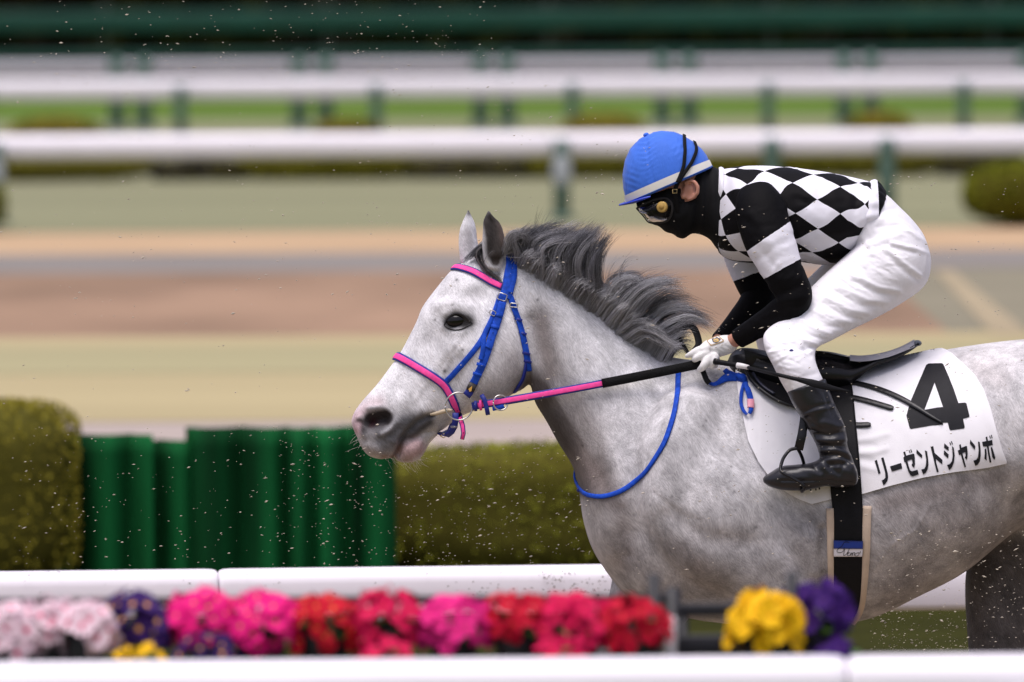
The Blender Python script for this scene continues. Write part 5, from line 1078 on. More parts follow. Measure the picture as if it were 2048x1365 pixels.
# ---- boots
def boot(sg, dx):
    yb = sg * .338
    q = [loft([((1573 + dx, 783), (1651 + dx, 757), .056, 0, yb), ((1587 + dx, 812), (1666 + dx, 800), .056, 0, yb), ((1603 + dx, 838), (1684 + dx, 838), .053, 0, yb), ((1617 + dx, 862), (1693 + dx, 866), .048, 0, yb), ((1630 + dx, 886), (1696 + dx, 894), .044, 0, yb), ((1638 + dx, 908), (1707 + dx, 922), .042, 0, yb), ((1640 + dx, 930), (1713 + dx, 948), .040, 0, yb)], n=36, sub=6, ex=2.1, dome=.1),
         loft([((1714 + dx, 940), (1713 + dx, 970), .030, 0, yb), ((1704 + dx, 921), (1704 + dx, 973), .037, 0, yb), ((1682 + dx, 908), (1682 + dx, 976), .040, 0, yb), ((1650 + dx, 914), (1652 + dx, 973), .041, 0, yb), ((1622 + dx, 926), (1624 + dx, 979), .045, 0, yb - sg * .003), ((1590 + dx, 930), (1592 + dx, 982), .049, 0, yb - sg * .006), ((1562 + dx, 933), (1562 + dx, 980), .047, 0, yb - sg * .010), ((1540 + dx, 946), (1540 + dx, 974), .037, 0, yb - sg * .014), ((1526 + dx, 955), (1527 + dx, 966), .02, 0, yb - sg * .016)], n=32, sub=6, ex=2.4, dome=.3)]
    V, Fc = remesh(q, .0032); E = edges(Fc); V = smooth(V, E, 6, .5)
    w_ = [([(1598, 828), (1630, 815), (1672, 806)], 3, -2.5), ([(1600, 834), (1632, 821), (1674, 812)], 3, 2.5), ([(1618, 858), (1650, 846), (1685, 855)], 5, 4), ([(1622, 868), (1660, 872), (1690, 862)], 4, -6), ([(1630, 880), (1665, 880), (1694, 880)], 4.5, 5), ([(1634, 892), (1668, 894), (1697, 892)], 3.5, -5.5), ([(1640, 902), (1672, 898), (1702, 912)], 4, 4.5), ([(1642, 912), (1675, 911), (1706, 922)], 3.4, -5), ([(1650, 922), (1680, 918), (1704, 934)], 4, 4), ([(1660, 930), (1690, 928)], 3.5, -4.5), ([(1636, 920), (1650, 935), (1660, 950)], 4, 4), ([(1625, 928), (1640, 945)], 3.5, -3), ([(1668, 940), (1678, 948), (1690, 925)], 3.5, -3), ([(1562, 962), (1620, 962), (1660, 962), (1711, 967)], 1.8, -3), ([(1680, 935), (1700, 945)], 6, 3), ([(1585, 800), (1600, 822)], 4, 2), ([(1655, 785), (1672, 830), (1690, 858)], 2.6, 3), ([(1648, 785), (1664, 830)], 2.6, -2), ([(1614, 838), (1642, 858)], 4, -3), ([(1604, 935), (1640, 950)], 5, 2)]
    V = sculpt(V, Fc, [([(x_ + dx, y_) for x_, y_ in p_], s_, a_) for p_, s_, a_ in w_], mirror=False)
    o = mk('boot', V, Fc, M_boot, person); return V, Fc
BV, BF = boot(-1, 0); boot(1, -14)
BOOTB = bvh_of(BV, BF)

# ---- gloves: palm, five fingers each, cuff
M_glv = mat('white_glove', (.76, .75, .74), .55, .3, .05, 60, .2, 160)
def fing(pts, n=12): return limb(pts, n=n, sub=4, dome=.8)
gy = -.135
gl_n = [limb([(1469, 684, 14.5, -.137, .9), (1456, 689, 19.5, -.133, .85), (1436, 694, 21, -.13, .8), (1416, 701, 19.5, -.13, .8), (1402, 706, 13, -.13, .9)], n=24, dome=.3),
        fing([(1416, 698, 11, -.146), (1396, 703, 9.5, -.152), (1382, 709, 6.6, -.150), (1372, 713, 4.2, -.140)]),
        fing([(1416, 706, 10, -.150), (1402, 711, 9, -.158), (1393, 717, 7.2, -.160), (1388, 721, 5.6, -.150)]),
        fing([(1420, 712, 11, -.150), (1413, 724, 10, -.162), (1406, 734, 8.2, -.165), (1398, 741, 5.6, -.152)]),
        fing([(1430, 712, 11, -.145), (1423, 724, 9.6, -.158), (1424, 731, 8, -.155), (1432, 731, 6.0, -.140)]),
        fing([(1442, 692, 9, -.118), (1424, 690, 8, -.105), (1406, 696, 6.8, -.10), (1394, 704, 5.2, -.105)])]
V, Fc = remesh(gl_n, .0022); E = edges(Fc); V = smooth(V, E, 4, .5)
V = sculpt(V, Fc, [([(1420, 707), (1433, 714)], 1.8, -1.2), ([(1426, 703), (1440, 712)], 1.8, -1.4), ([(1434, 700), (1448, 710)], 1.8, -1.4), ([(1442, 697), (1456, 706)], 1.8, -1.4), ([(1450, 692), (1464, 700)], 1.8, -1.2), ([(1398, 700), (1410, 712)], 2.2, -1.5), ([(1458, 672), (1468, 695)], 2, -1.5), ([(1415, 690), (1430, 700)], 3, 1.5), ([(1405, 706), (1412, 716)], 2, 1.4)], mirror=False)
glove = mk('glove', V, Fc, M_glv, person); GLB = bvh_of(V, Fc)
# crest patch on the back of the glove
def patch(name, poly, bvh, off, m, parent, thick=.0008):
    bm = bmesh.new(); vs = [bm.verts.new((x_, y_, 0)) for x_, y_ in poly]; bm.faces.new(vs)
    bmesh.ops.triangulate(bm, faces=bm.faces[:])
    for _ in range(7):
        es = [e for e in bm.edges if e.calc_length() > 5]
        if not es: break
        bmesh.ops.subdivide_edges(bm, edges=es, cuts=1); bmesh.ops.triangulate(bm, faces=bm.faces[:])
    V_ = []; bm.verts.index_update(); last = None
    for v in bm.verts:
        l, n = cast(v.co.x, v.co.y, bvh)
        if l is None: l, n = (last if last is not None else (P(v.co.x, v.co.y, -.15), np.array([0, -1., 0]))); l = P(v.co.x, v.co.y, l[1])
        last = (l, n); V_.append(l + n * off)
    F_ = [[v.index for v in f.verts] for f in bm.faces]; bm.free()
    o = mk(name, V_, F_, m, parent, smooth=True); return o
pt = patch('crest_patch', [(1414, 683), (1416, 680), (1434, 673), (1438, 673), (1448, 681), (1447, 684), (1424, 692), (1420, 692)], GLB, .0016, mat('patch_edge', (.45, .30, .14), .5), glove)
patch('crest_patch', [(1416, 683.5), (1417.5, 681.5), (1434.5, 674.6), (1437, 674.8), (1445.5, 681.5), (1444.5, 683.2), (1424, 690), (1421, 690)], GLB, .0022, M_glv, glove)
patch('crest', [(1424, 679), (1430, 678.5), (1434, 675.6), (1437, 677.6), (1442, 679), (1439, 683.5), (1432, 687), (1426, 685)], GLB, .0028, mat('crest_navy', (.02, .018, .05), .6), glove)
patch('crest', [(1426.5, 681), (1430, 682), (1431.5, 679), (1433.5, 681.5), (1436.5, 678.6), (1437.5, 681.5), (1440, 681), (1437.5, 684), (1432, 685.6), (1428, 684.5)], GLB, .0033, mat('crest_gold', (.55, .36, .10), .4), glove)
gl_f = [limb([(1440, 686, 15, .085, .8), (1424, 700, 18, .06, .8), (1408, 712, 13, .05, .8)], n=20, dome=.3)] + [fing([(1418 + 5 * i, 704 + 4 * i, 9, .03), (1404 + 5 * i, 712 + 5 * i, 7.5, .005), (1398 + 6 * i, 722 + 4 * i, 6.4, .0), (1404 + 6 * i, 730 + 2 * i, 5.2, .02)]) for i in range(4)] + [fing([(1430, 690, 9, .04), (1412, 692, 7.6, .02), (1398, 700, 5.6, .015)])]
V, Fc = remesh(gl_f, .003); E = edges(Fc); mk('glove', smooth(V, E, 3), Fc, M_glv, person)
# ============================================================ TACK
M_blue = mat('blue_webbing', (.010, .068, .48), .7, .2, .3, 90, .2, 500)
M_dblue = mat('dark_blue_webbing', (.014, .025, .23), .5, .35, .15, 50)
M_pinkw = mat('pink_webbing', (.95, .085, .36), .7, .15, .12, 90, .15, 600)
M_steel = mat('steel', (.55, .53, .50), .28, .5, metal=.95)
M_strapb = mat('black_strap', (.0045, .0045, .006), .6, .18, .3, 30, .2, 300)
M_lth = mat('black_leather', (.006, .006, .008), .36, .35, .25, 20, .2, 90)
PX = 1 / 750.0
bridle = empty('bridle', P(985, 700, 0), 'bright blue bridle with pink browband, noseband and reins on the grey head', 'bridle')
def hpath(px_pts, sub=8): return surf_path(px_pts, HBVH, sub)
def over_face(near_pts, tip, sub=8):
    """band across the front of the face: near half, silhouette point, mirrored far half"""
    L, N = hpath(near_pts, sub); tp = P(tip[0], tip[1], 0); td = tp - P(tip[0] + 12, tip[1] + 9, 0); td /= np.linalg.norm(td)
    L2 = L.copy(); L2[:, 1] *= -1; N2 = N.copy(); N2[:, 1] *= -1
    A = np.concatenate([L[::-1], [tp], L2]); B = np.concatenate([N[::-1], [td], N2])
    for _ in range(2): A[1:-1] = (A[:-2] + 2 * A[1:-1] + A[2:]) / 4; B[1:-1] = (B[:-2] + 2 * B[1:-1] + B[2:]) / 4
    return A, B / np.linalg.norm(B, axis=1)[:, None]
A, B = over_face([(912, 536), (925, 538), (945, 544), (966, 555), (985, 566), (1008, 576)], (903, 540))
bb = mk('browband', *strap(A, B, 16 * PX, .0035, .003), M_dblue, bridle)
mk('lining', *strap(A[2:-2], B[2:-2], 10.5 * PX, .0012, .0066), M_pinkw, bb)
A, B = over_face([(796, 714), (815, 723), (840, 738), (862, 751), (880, 763), (893, 776), (903, 793), (910, 810), (917, 826)], (787, 716))
tail_n = np.array([P(921, 838, A[-1][1] * 0 - .088), P(925.5, 853, -.090), P(927, 866, -.088), P(924.5, 878, -.084)])
A2 = np.concatenate([tail_n[::-1], A]); B2 = np.concatenate([np.tile([0, -1., 0], (4, 1)), B])
A2[3:7] = (A2[2:6] + 2 * A2[3:7] + A2[4:8]) / 4
wd = np.full(len(A2), 18.0); wd[:8] = np.linspace(8.5, 13, 8); wd[8:14] = np.linspace(13, 18, 6)
nb = mk('noseband', *strap(A2, B2, wd * PX, .0038, .003), M_dblue, bridle)
mk('lining', *strap(A2[:-6], B2[:-6], wd[:-6] * PX * .62, .0014, .0068), M_pinkw, nb)
for i in (1, 3, 5, 8):
    mk('buckle_hole', *ell(A2[i] + B2[i] * .0085, (.0016, .0007, .0016), 8, 5), M_strapb, nb)
# headpiece over the poll
L, N = hpath([(1022, 510), (1021, 530), (1019, 556), (1014, 584), (1009, 596)])
tp = P(1024, 499, 0); L2 = L.copy(); L2[:, 1] *= -1; N2 = N.copy(); N2[:, 1] *= -1
A = np.concatenate([L[::-1], [P(1024, 507, -.03), P(1024, 504, 0), P(1024, 507, .03)], L2]); B = np.concatenate([N[::-1], [[0, -.6, .8], [0, 0, 1], [0, .6, .8]], N2])
for _ in range(2): A[1:-1] = (A[:-2] + 2 * A[1:-1] + A[2:]) / 4
hp = mk('headpiece', *strap(A, B / np.linalg.norm(B, axis=1)[:, None], 25 * PX, .004, .003), M_blue, bridle)
mk('stitching', *strap(*hpath([(1029, 512), (1027, 556), (1020, 588)]), 9 * PX, .0012, .0076), M_blue, hp)
def band(name, pts, w_, off, m=None, th=.0032, parent=bridle, sub=8):
    L, N = hpath(pts, sub); return mk(name, *strap(L, N, w_ * PX, th, off), m or M_blue, parent), L, N
cp, L, N = band('cheekpiece', [(1007, 588), (1003, 612), (994, 645), (983, 676), (975, 702), (966, 728), (955, 752), (947, 768)], 15.5, .0042)
band('strap_end', [(1004, 606), (997, 632), (988, 660), (979, 690), (976, 697)], 15, .0078, parent=cp)
for q in ((995, 632), (989, 656), (964, 730), (957, 748)):
    l, n = cast(*q, HBVH); d = np.array([.32, 0, .95]); sdv = np.cross(n, d)
    mk('keeper', *strap(np.array([l - sdv * .0125, l, l + sdv * .0125]) + n * .0118, n, .0085, .0022), M_blue, cp)
for q in ((985, 668), (981, 682)):
    l, n = cast(*q, HBVH); mk('buckle_hole', *ell(l + n * .0116, (.0015, .0008, .0015), 8, 5), M_strapb, cp)
def buckle(q, sx, sz, rot, off, m, parent, bvh=HBVH, r=.0016):
    l, n = cast(*q, bvh); c, s = math.cos(rot), math.sin(rot); ax = np.array([c, 0, s]); az_ = np.array([-s, 0, c])
    mk('buckle', *tube(np.array([l + n * off + ax * a_ * sx + az_ * b_ * sz for a_, b_ in ((-1, -.8), (-1, .8), (-.7, 1), (.7, 1), (1, .8), (1, -.8), (.7, -1), (-.7, -1), (-1, -.8))]), r, 6), m, parent)
buckle((1003, 596), .0115, .009, -.3, .0125, M_steel, cp); buckle((1025, 612), .0095, .005, -.1, .010, M_steel, cp)
buckle((984, 628), .008, .006, -.5, .0125, M_steel, cp)
band('noseband_strap', [(1000, 592), (992, 618), (980, 648), (966, 676), (948, 702), (922, 732), (900, 756), (886, 769)], 11, .0016, M_blue)
band('strap_end', [(987, 630), (977, 652), (968, 672), (966, 700), (962, 720)], 9.5, .0066)
# throatlatch
tl, L, N = band('throatlatch', [(1016, 590), (1022, 600), (1028, 620), (1037, 646), (1044, 670), (1050, 696), (1055, 722), (1058, 741)], 12.5, .0035)
for q in ((1034, 640), (1043, 668), (1052, 706), (1055, 722)):
    l, n = cast(*q, HBVH); mk('keeper', *strap(np.array([l - np.array([.0105, 0, -.003]), l, l + np.array([.0105, 0, -.003])]) + n * .0068, n, .007, .0018), M_dblue, tl)
band('throat_lash', [(1052, 722), (1048, 742), (1044, 758), (1036, 772), (1028, 784)], 8.5, .002, M_dblue)
# bit, rings and chin strap
bit = mk('bit_ring', *ring3(P(918, 813, -.098), 27.5 * PX, (.12, -1, 0), .0021, 40, 8), M_steel, bridle)
mk('bit_ring', *ring3(P(918, 813, .098), 27.5 * PX, (-.12, -1, 0), .0021, 40, 8), M_steel, bridle)
mk('bit_mouthpiece', *tube(np.array([P(861, 829.5, -.068), P(872, 827.5, -.076), P(886, 823.5, -.084), P(899, 821, -.094), P(904, 821, -.098)]), [.003, .0048, .0058, .0052, .003], 12), mat('bit_bone', (.52, .43, .30), .45), bridle)
mk('ring_loop', *strap(np.array([P(949, 764, -.101), P(944, 774, -.104), P(938, 786, -.105), P(933, 792, -.104)]), np.array([-.1, -1, 0]), 16.5 * PX, .006), M_dblue, bridle)
lab = mk('label', *strap(np.array([P(946.5, 767, -.1105), P(943, 775, -.1115), P(940, 782, -.1125)]), np.array([-.1, -1, 0]), 17 * PX, .002), mat('label_black', (.02, .016, .014), .5), bridle)
gq = [P(*q, -.1150) for q in ((944.5, 772), (937, 778.5), (939, 784), (942.5, 783), (943.5, 779))]
mk('mark', gq + [g + np.array([0, .0012, 0]) for g in gq], [(4, 3, 2, 1, 0), (0, 1, 6, 5), (1, 2, 7, 6), (2, 3, 8, 7), (3, 4, 9, 8), (4, 0, 5, 9)], mat('mark_gold', (.65, .36, .07), .4), lab, smooth=False)
mk('chin_strap', *strap(np.array([P(911, 826, -.085), P(911, 840, -.086), P(909, 853, -.082), P(903, 864, -.072), P(894, 871, -.055), P(884, 869, -.03), P(877, 864, 0), P(884, 868, .03), P(900, 862, .07), P(910, 840, .086)]), np.array([[0, -1, 0], [0, -1, 0], [.1, -1, -.2], [.2, -1, -.4], [.1, -.8, -.7], [0, -.4, -1], [0, 0, -1], [0, .4, -1], [.1, 1, -.4], [0, 1, 0]], float), 12.5 * PX, .004), M_dblue, bridle)
mk('chin_buckle', *tube(np.array([P(880, 872, -.045), P(887, 876, -.046), P(893, 872, -.052), P(888, 868, -.048), P(880, 872, -.045)]), .0014, 6), M_brass, bridle)
mk('chin_buckle', *tube(np.array([P(902, 853, -.091), P(915, 853.5, -.093), P(915, 856, -.093), P(902, 855.5, -.091), P(902, 853, -.091)]), .0009, 6), M_steel, bridle)
# reins: pink and blue webbing, then black rubber grip to the glove
def neck_clear(pts, off):
    out = []
    for px, py, y_ in pts:
        l, n = cast(px, py, HBVH); yy = y_ if l is None else min(y_, l[1] - off); out.append((px, py, yy))
    q = np.array(out); s_ = q[:, 2].copy()
    for _ in range(3): s_[1:-1] = np.minimum(s_[1:-1], (s_[:-2] + s_[2:]) / 2)
    return np.array([P(a_, b_, c_) for (a_, b_, _), c_ in zip(out, s_)])
def lerp_px(a_, b_, n, ya, yb): return [(a_[0] + (b_[0] - a_[0]) * t_, a_[1] + (b_[1] - a_[1]) * t_ + 3 * math.sin(t_ * math.pi), ya + (yb - ya) * t_) for t_ in np.linspace(0, 1, n)]
R1 = neck_clear(lerp_px((944, 813), (1406, 727), 40, -.098, -.150), .018)
kx = 23
rein = mk('rein', *strap(R1[:kx], np.array([0, -1., .1]), 15.5 * PX, .0035), M_dblue, bridle)
mk('lining', *strap(R1[1:kx], np.array([0, -1., .1]) , 9.5 * PX, .0012, .0037), M_pinkw, rein)
grip = mk('rein_grip', *strap(R1[kx - 1:], np.array([0, -1., .1]), 18.5 * PX, .007, -.001), mat('rubber_grip', (.0045, .0045, .005), .75, .15, .3, 60, .6, 220), bridle)
RF = [P(p[0], p[1], -p[2]) for p in [(944, 813, -.098), (1050, 796, -.12), (1200, 768, -.15), (1330, 742, -.14), (1404, 722, -.04)]]
fr_ = mk('rein', *strap(catmull(RF, 8), np.array([0, -1., .1]), 15.5 * PX, .0035), M_dblue, bridle)
for q, w_, dz in (((951, 812), 13, 0), ((961, 810.5), 10, 0)):
    c_ = P(*q, -.105); mk('rein_keeper', *strap(np.array([c_ + [0, .0, .013], c_ + [.0, -.002, 0], c_ + [.001, 0, -.014]]), np.array([0, -1., 0]), .0075, .003), M_pinkw if w_ == 10 else M_dblue, rein)
c_ = P(971, 811, -.109); mk('rein_stop', *strap(np.array([P(963, 790, -.108), P(969, 800, -.111), P(973, 815, -.113), P(976, 830, -.110)]), np.array([0, -1., 0]), 9 * PX, .004), M_dblue, rein)
mk('running_ring', *ring3(P(1001, 806, -.112), 15 * PX, (.3, -1, .1), .0021, 28, 8), M_steel, bridle)
mk('ring_tab', *strap(np.array([P(985, 818, -.105), P(1000, 815.5, -.106), P(1008, 812, -.106)]), np.array([0, -1., 0]), 9 * PX, .003), M_blue, bridle)
# loop of slack rein above the hand
def strap_loop(pts, w_, m, name, parent, nrm, th=.003):
    C = catmull(np.array([P(*p) for p in pts]), 7); nn = np.broadcast_to(np.array(nrm, float), C.shape)
    return mk(name, *strap(C, nn, w_ * PX, th), m, parent)
strap_loop([(1380, 712, -.10), (1368, 694, -.08), (1358, 676, -.05), (1356, 662, -.02), (1364, 653, 0.0), (1376, 651, .01)], 8, M_strapb, 'rein_loop', bridle, (.5, -1, .4))
strap_loop([(1366, 655, -.03), (1378, 652, -.04), (1388, 658, -.05), (1395, 674, -.07), (1397, 690, -.09), (1390, 702, -.10)], 14, M_strapb, 'rein_loop', bridle, (.25, -1, .25), .0035)
strap_loop([(1404, 738, -.14), (1408, 748, -.145), (1413, 760, -.15), (1419, 767, -.15)], 11, M_strapb, 'rein_loop', bridle, (0, -1, 0), .004)
def off_surf(q, d): l, n = cast(q[0], q[1], HBVH); return l + n * d
# blue knotted rein end hanging at the withers
kn = empty('knotted_rein_end', P(1485, 758, -.2), 'blue strap tied in a knot below the gloved hand, ends taped pink', 'strap')
def ks(pts, w_, name, th=.0035, m=M_blue, dd=.012):
    C = []
    for p in pts:
        l, n = cast(p[0], p[1], HBVH); y_ = p[2] if len(p) > 2 else (l[1] - dd if l is not None else -.2); C.append(P(p[0], p[1], y_))
    C = catmull(np.array(C), 6); return mk(name, *strap(C, np.array([.1, -1., .15]), np.interp(np.linspace(0, 1, len(C)), np.linspace(0, 1, len(w_)), w_) * PX, th), m, kn)
ks([(1417, 765), (1426, 769), (1436, 766), (1450, 757), (1465, 755), (1478, 757)], [7, 7, 9, 15, 16, 14], 'strap')
ks([(1450, 741), (1456, 746), (1466, 750), (1478, 754)], [10, 12, 11, 12], 'strap', dd=.016)
l, n = cast(1484, 758, HBVH)
mk('knot', *cat_mesh([ell(l + np.array([0, -.016, 0]), (.0135, .009, .0155), 18, 10, rot=.3), tube(np.array([l + [-.012, -.018, .012], l + [0, -.027, .002], l + [.012, -.018, -.012]]), .007, 8)]), M_blue, kn)
ks([(1487, 768), (1483, 785), (1482, 806), (1486, 820), (1494, 830)], [6, 7, 7, 7, 5], 'strap', dd=.018)
ks([(1490, 766), (1496, 784), (1501, 802), (1502, 818), (1499, 828)], [10, 10, 10, 9.5, 7], 'strap', dd=.022)
ks([(1498, 776), (1503, 792), (1504, 806)], [4, 5, 6], 'strap', dd=.020)
ks([(1501, 801), (1501.5, 809), (1501, 817)], [14, 14, 13], 'tape', .0065, mat('pink_tape', (.80, .33, .42), .5), dd=.021)
mk('metal_tip', *ell(P(1496.5, 829, l[1] - .02), (.005, .003, .0035), 10, 6), M_steel, kn)
# neck strap
L, N = hpath([(1358, 735), (1357, 760), (1356, 787), (1351, 820), (1342, 853), (1329, 888), (1311, 919), (1291, 947), (1267, 967), (1246, 981), (1224, 990), (1202, 994), (1180, 991), (1168, 985)], 8)
ns_root = empty('neck_strap', P(1300, 900, 0), 'thin blue strap looped round the base of the neck of the horse', 'strap')
e_ = np.array([P(1158, 974, -.02), P(1153, 962, .0), P(1150, 950, .01), P(1153, 941, .03)])
A = np.concatenate([L, e_]); B = np.concatenate([N, np.array([[-.9, -.4, -.2], [-1, -.1, -.1], [-1, 0, .1], [-.8, .3, .2]])])
A[-6:-1] = (A[-7:-2] + 2 * A[-6:-1] + A[-5:]) / 4
mk('band', *strap(A, B / np.linalg.norm(B, axis=1)[:, None], np.r_[np.full(40, 11.0), np.linspace(11, 8.5, len(A) - 40)] * PX, .0045, .002), M_blue, ns_root)
mk('keeper', *strap(np.array([P(1156, 982, -.05), P(1161, 978, -.055), P(1167, 975, -.06)]), np.array([-.5, -1, -.2]), .009, .005), M_dblue, ns_root)

# ---- saddle cloth
top = np.array([(1470, 744), (1490, 742), (1560, 742), (1620, 741), (1680, 740), (1713, 734), (1757, 724), (1800, 713), (1828, 706), (1860, 703.5), (1886, 704), (1904, 711), (1927, 731), (1950, 753), (1968, 781), (1981, 816), (1992, 857), (2003, 895), (2013, 923)], float)
bot = np.array([(1470, 746), (1472, 760), (1475, 785), (1485, 831), (1497, 883), (1518, 926), (1540, 957), (1571, 984), (1600, 1000), (1624, 1009), (1660, 1000), (1725, 989), (1786, 971), (1845, 956), (1904, 945), (1977, 934), (2013, 926)], float)
xs = np.r_[np.linspace(1470.5, 1520, 26), np.linspace(1523, 1880, 88), np.linspace(1883, 2012.5, 44)]; ny = 56
cv = []; lastn = np.array([0, -.5, .8])
for x_ in xs:
    ta_, tb_ = np.interp(x_, top[:, 0], top[:, 1]), np.interp(x_, bot[:, 0], bot[:, 1])
    for _ in range(14):
        if cast(x_, ta_, HBVH)[0] is None: ta_ += 1
    for j in range(ny):
        f = j / (ny - 1); y_ = ta_ + (tb_ - ta_) * f; l, n = cast(x_, y_, HBVH)
        if l is None: l = P(x_, y_, -.02); n = np.array([0, -.3, .95])
        cv.append(l + n * .007 + np.array([0, -.0015, 0]))
CV = np.array(cv).reshape(len(xs), ny, 3)
for _ in range(6):
    C2 = CV.copy(); C2[1:-1, 1:-1] = (CV[:-2, 1:-1] + CV[2:, 1:-1] + CV[1:-1, :-2] + CV[1:-1, 2:]) / 4; CV[:, :, 1] = C2[:, :, 1]
CV = CV.reshape(-1, 3); cp_ = proj(CV); dv = np.zeros(len(CV))
for pts, sg_, am in [([(1716, 880), (1745, 876), (1775, 868)], 4, 5), ([(1716, 892), (1750, 892)], 4, -5), ([(1718, 906), (1748, 905), (1772, 898)], 4, 6), ([(1718, 918), (1745, 922)], 4, -5), ([(1718, 932), (1750, 940)], 4, 4), ([(1712, 815), (1760, 825)], 5, -3), ([(1708, 862), (1735, 856)], 5, 4), ([(1725, 800), (1800, 840), (1830, 880)], 10, 3), ([(1560, 830), (1590, 860), (1600, 900)], 9, -4), ([(1520, 800), (1560, 880)], 12, 3), ([(1780, 940), (1900, 925), (1990, 915)], 12, 3), ([(1990, 850), (2010, 920)], 6, 4), ([(1540, 950), (1620, 1005)], 5, 3), ([(1900, 720), (1960, 790), (1990, 880)], 6, 2)]:
    dv += am * .6e-3 * np.exp(-dist_poly(cp_, pts) ** 2 / (2 * sg_ * sg_))
CV[:, 1] -= dv
nxs = len(xs); m = len(CV); inner = CV + np.array([0, .004, -.001]); Fc = []
for i in range(nxs - 1):
    for j in range(ny - 1): a = i * ny + j; Fc += [(a, a + 1, a + ny + 1, a + ny), (m + a, m + a + ny, m + a + ny + 1, m + a + 1)]
rim_ = [i * ny + ny - 1 for i in range(nxs)]; Fc += [(a, m + a, m + b, b) for a, b in zip(rim_[:-1], rim_[1:])]
rim_ = [i * ny for i in range(nxs)]; Fc += [(b, m + b, m + a, a) for a, b in zip(rim_[:-1], rim_[1:])]
for i0 in (0, nxs - 1):
    cl_ = [i0 * ny + j for j in range(ny)]; Fc += [(a, m + a, m + b, b) for a, b in zip(cl_[:-1], cl_[1:])]
M_cl = mat('white_saddle_cloth', (.80, .785, .81), .75, .15, .06, 14, .12, 350)
clb = P(1700, 945, -.3)
cloth = mk('saddle_cloth', CV, Fc, M_cl, loc=clb); tag(cloth, 'white saddle cloth with a big black number 4 on the horse flank', 'saddle cloth')
CF = [f for f in Fc if max(f) < m]; CLB = bvh_of(CV, CF)
# far half of the cloth, hanging on the other side
CV3 = CV.copy(); CV3[:, 1] = -CV3[:, 1]; CV3[:, 2] -= .004
ta3 = CV[::ny]; mid3 = ta3 * [1, 0, 1] + [0, 0, .002]; nb_ = len(ta3); BRV = np.concatenate([ta3, mid3, CV3[::ny]]); mk('ridge', BRV, [(k_ * nb_ + i, k_ * nb_ + i + 1, (k_ + 1) * nb_ + i + 1, (k_ + 1) * nb_ + i) for k_ in (0, 1) for i in range(nb_ - 1) if xs[i] > 1500], M_cl, cloth)
mk('far_panel', CV3, [tuple(f[::-1]) for f in CF], M_cl, cloth)
M_ink = mat('black_print', (.009, .009, .012), .6, .2, .2, 60)
def prints(name, polys, m_, parent, bvh, off=.0012, maxl=7):
    Va, Fa = [], []
    for k, poly in enumerate(polys):
        bm = bmesh.new(); 
        if isinstance(poly, dict):
            es = []
            for loop in (poly['o'], poly['i']):
                vs = [bm.verts.new((x_, y_, 0)) for x_, y_ in loop]; es += [bm.edges.new((vs[i], vs[(i + 1) % len(vs)])) for i in range(len(vs))]
            bmesh.ops.triangle_fill(bm, edges=es, use_beauty=True)
        else:
            vs = [bm.verts.new((x_, y_, 0)) for x_, y_ in poly]; es = [bm.edges.new((vs[i], vs[(i + 1) % len(vs)])) for i in range(len(vs))]
            bmesh.ops.triangle_fill(bm, edges=es, use_beauty=True)
        for _ in range(6):
            es = [e for e in bm.edges if e.calc_length() > maxl]
            if not es: break
            bmesh.ops.subdivide_edges(bm, edges=es, cuts=1); bmesh.ops.triangulate(bm, faces=bm.faces[:])
        bm.verts.index_update(); n0 = len(Va)
        for v in bm.verts:
            l, n = cast(v.co.x, v.co.y, bvh)
            if l is None: l, n = P(v.co.x, v.co.y, -.3), np.array([0, -1., 0])
            Va.append(l + n * (off + .00025 * (k % 4)))
        Fa += [[v.index + n0 for v in f.verts] for f in bm.faces]; bm.free()
    return mk(name, Va, Fa, m_, parent, smooth=True)
z6 = lambda x, y: (1640 + x / 3.412, 640 + y / 3.412)
four_o = [z6(*q) for q in ((742, 300), (830, 298), (842, 304), (880, 390), (915, 480), (945, 570), (990, 566), (1000, 572), (1021, 660), (1015, 666), (976, 676), (988, 732), (982, 742), (892, 755), (884, 748), (872, 702), (838, 702), (840, 716), (760, 722), (622, 746), (612, 740), (590, 655), (615, 565), (660, 460), (725, 310))]
four_i = [z6(*q) for q in ((782, 430), (800, 480), (840, 596), (800, 600), (712, 616), (745, 530))]
prints('number', [dict(o=four_o, i=four_i)], M_ink, cloth, CLB)
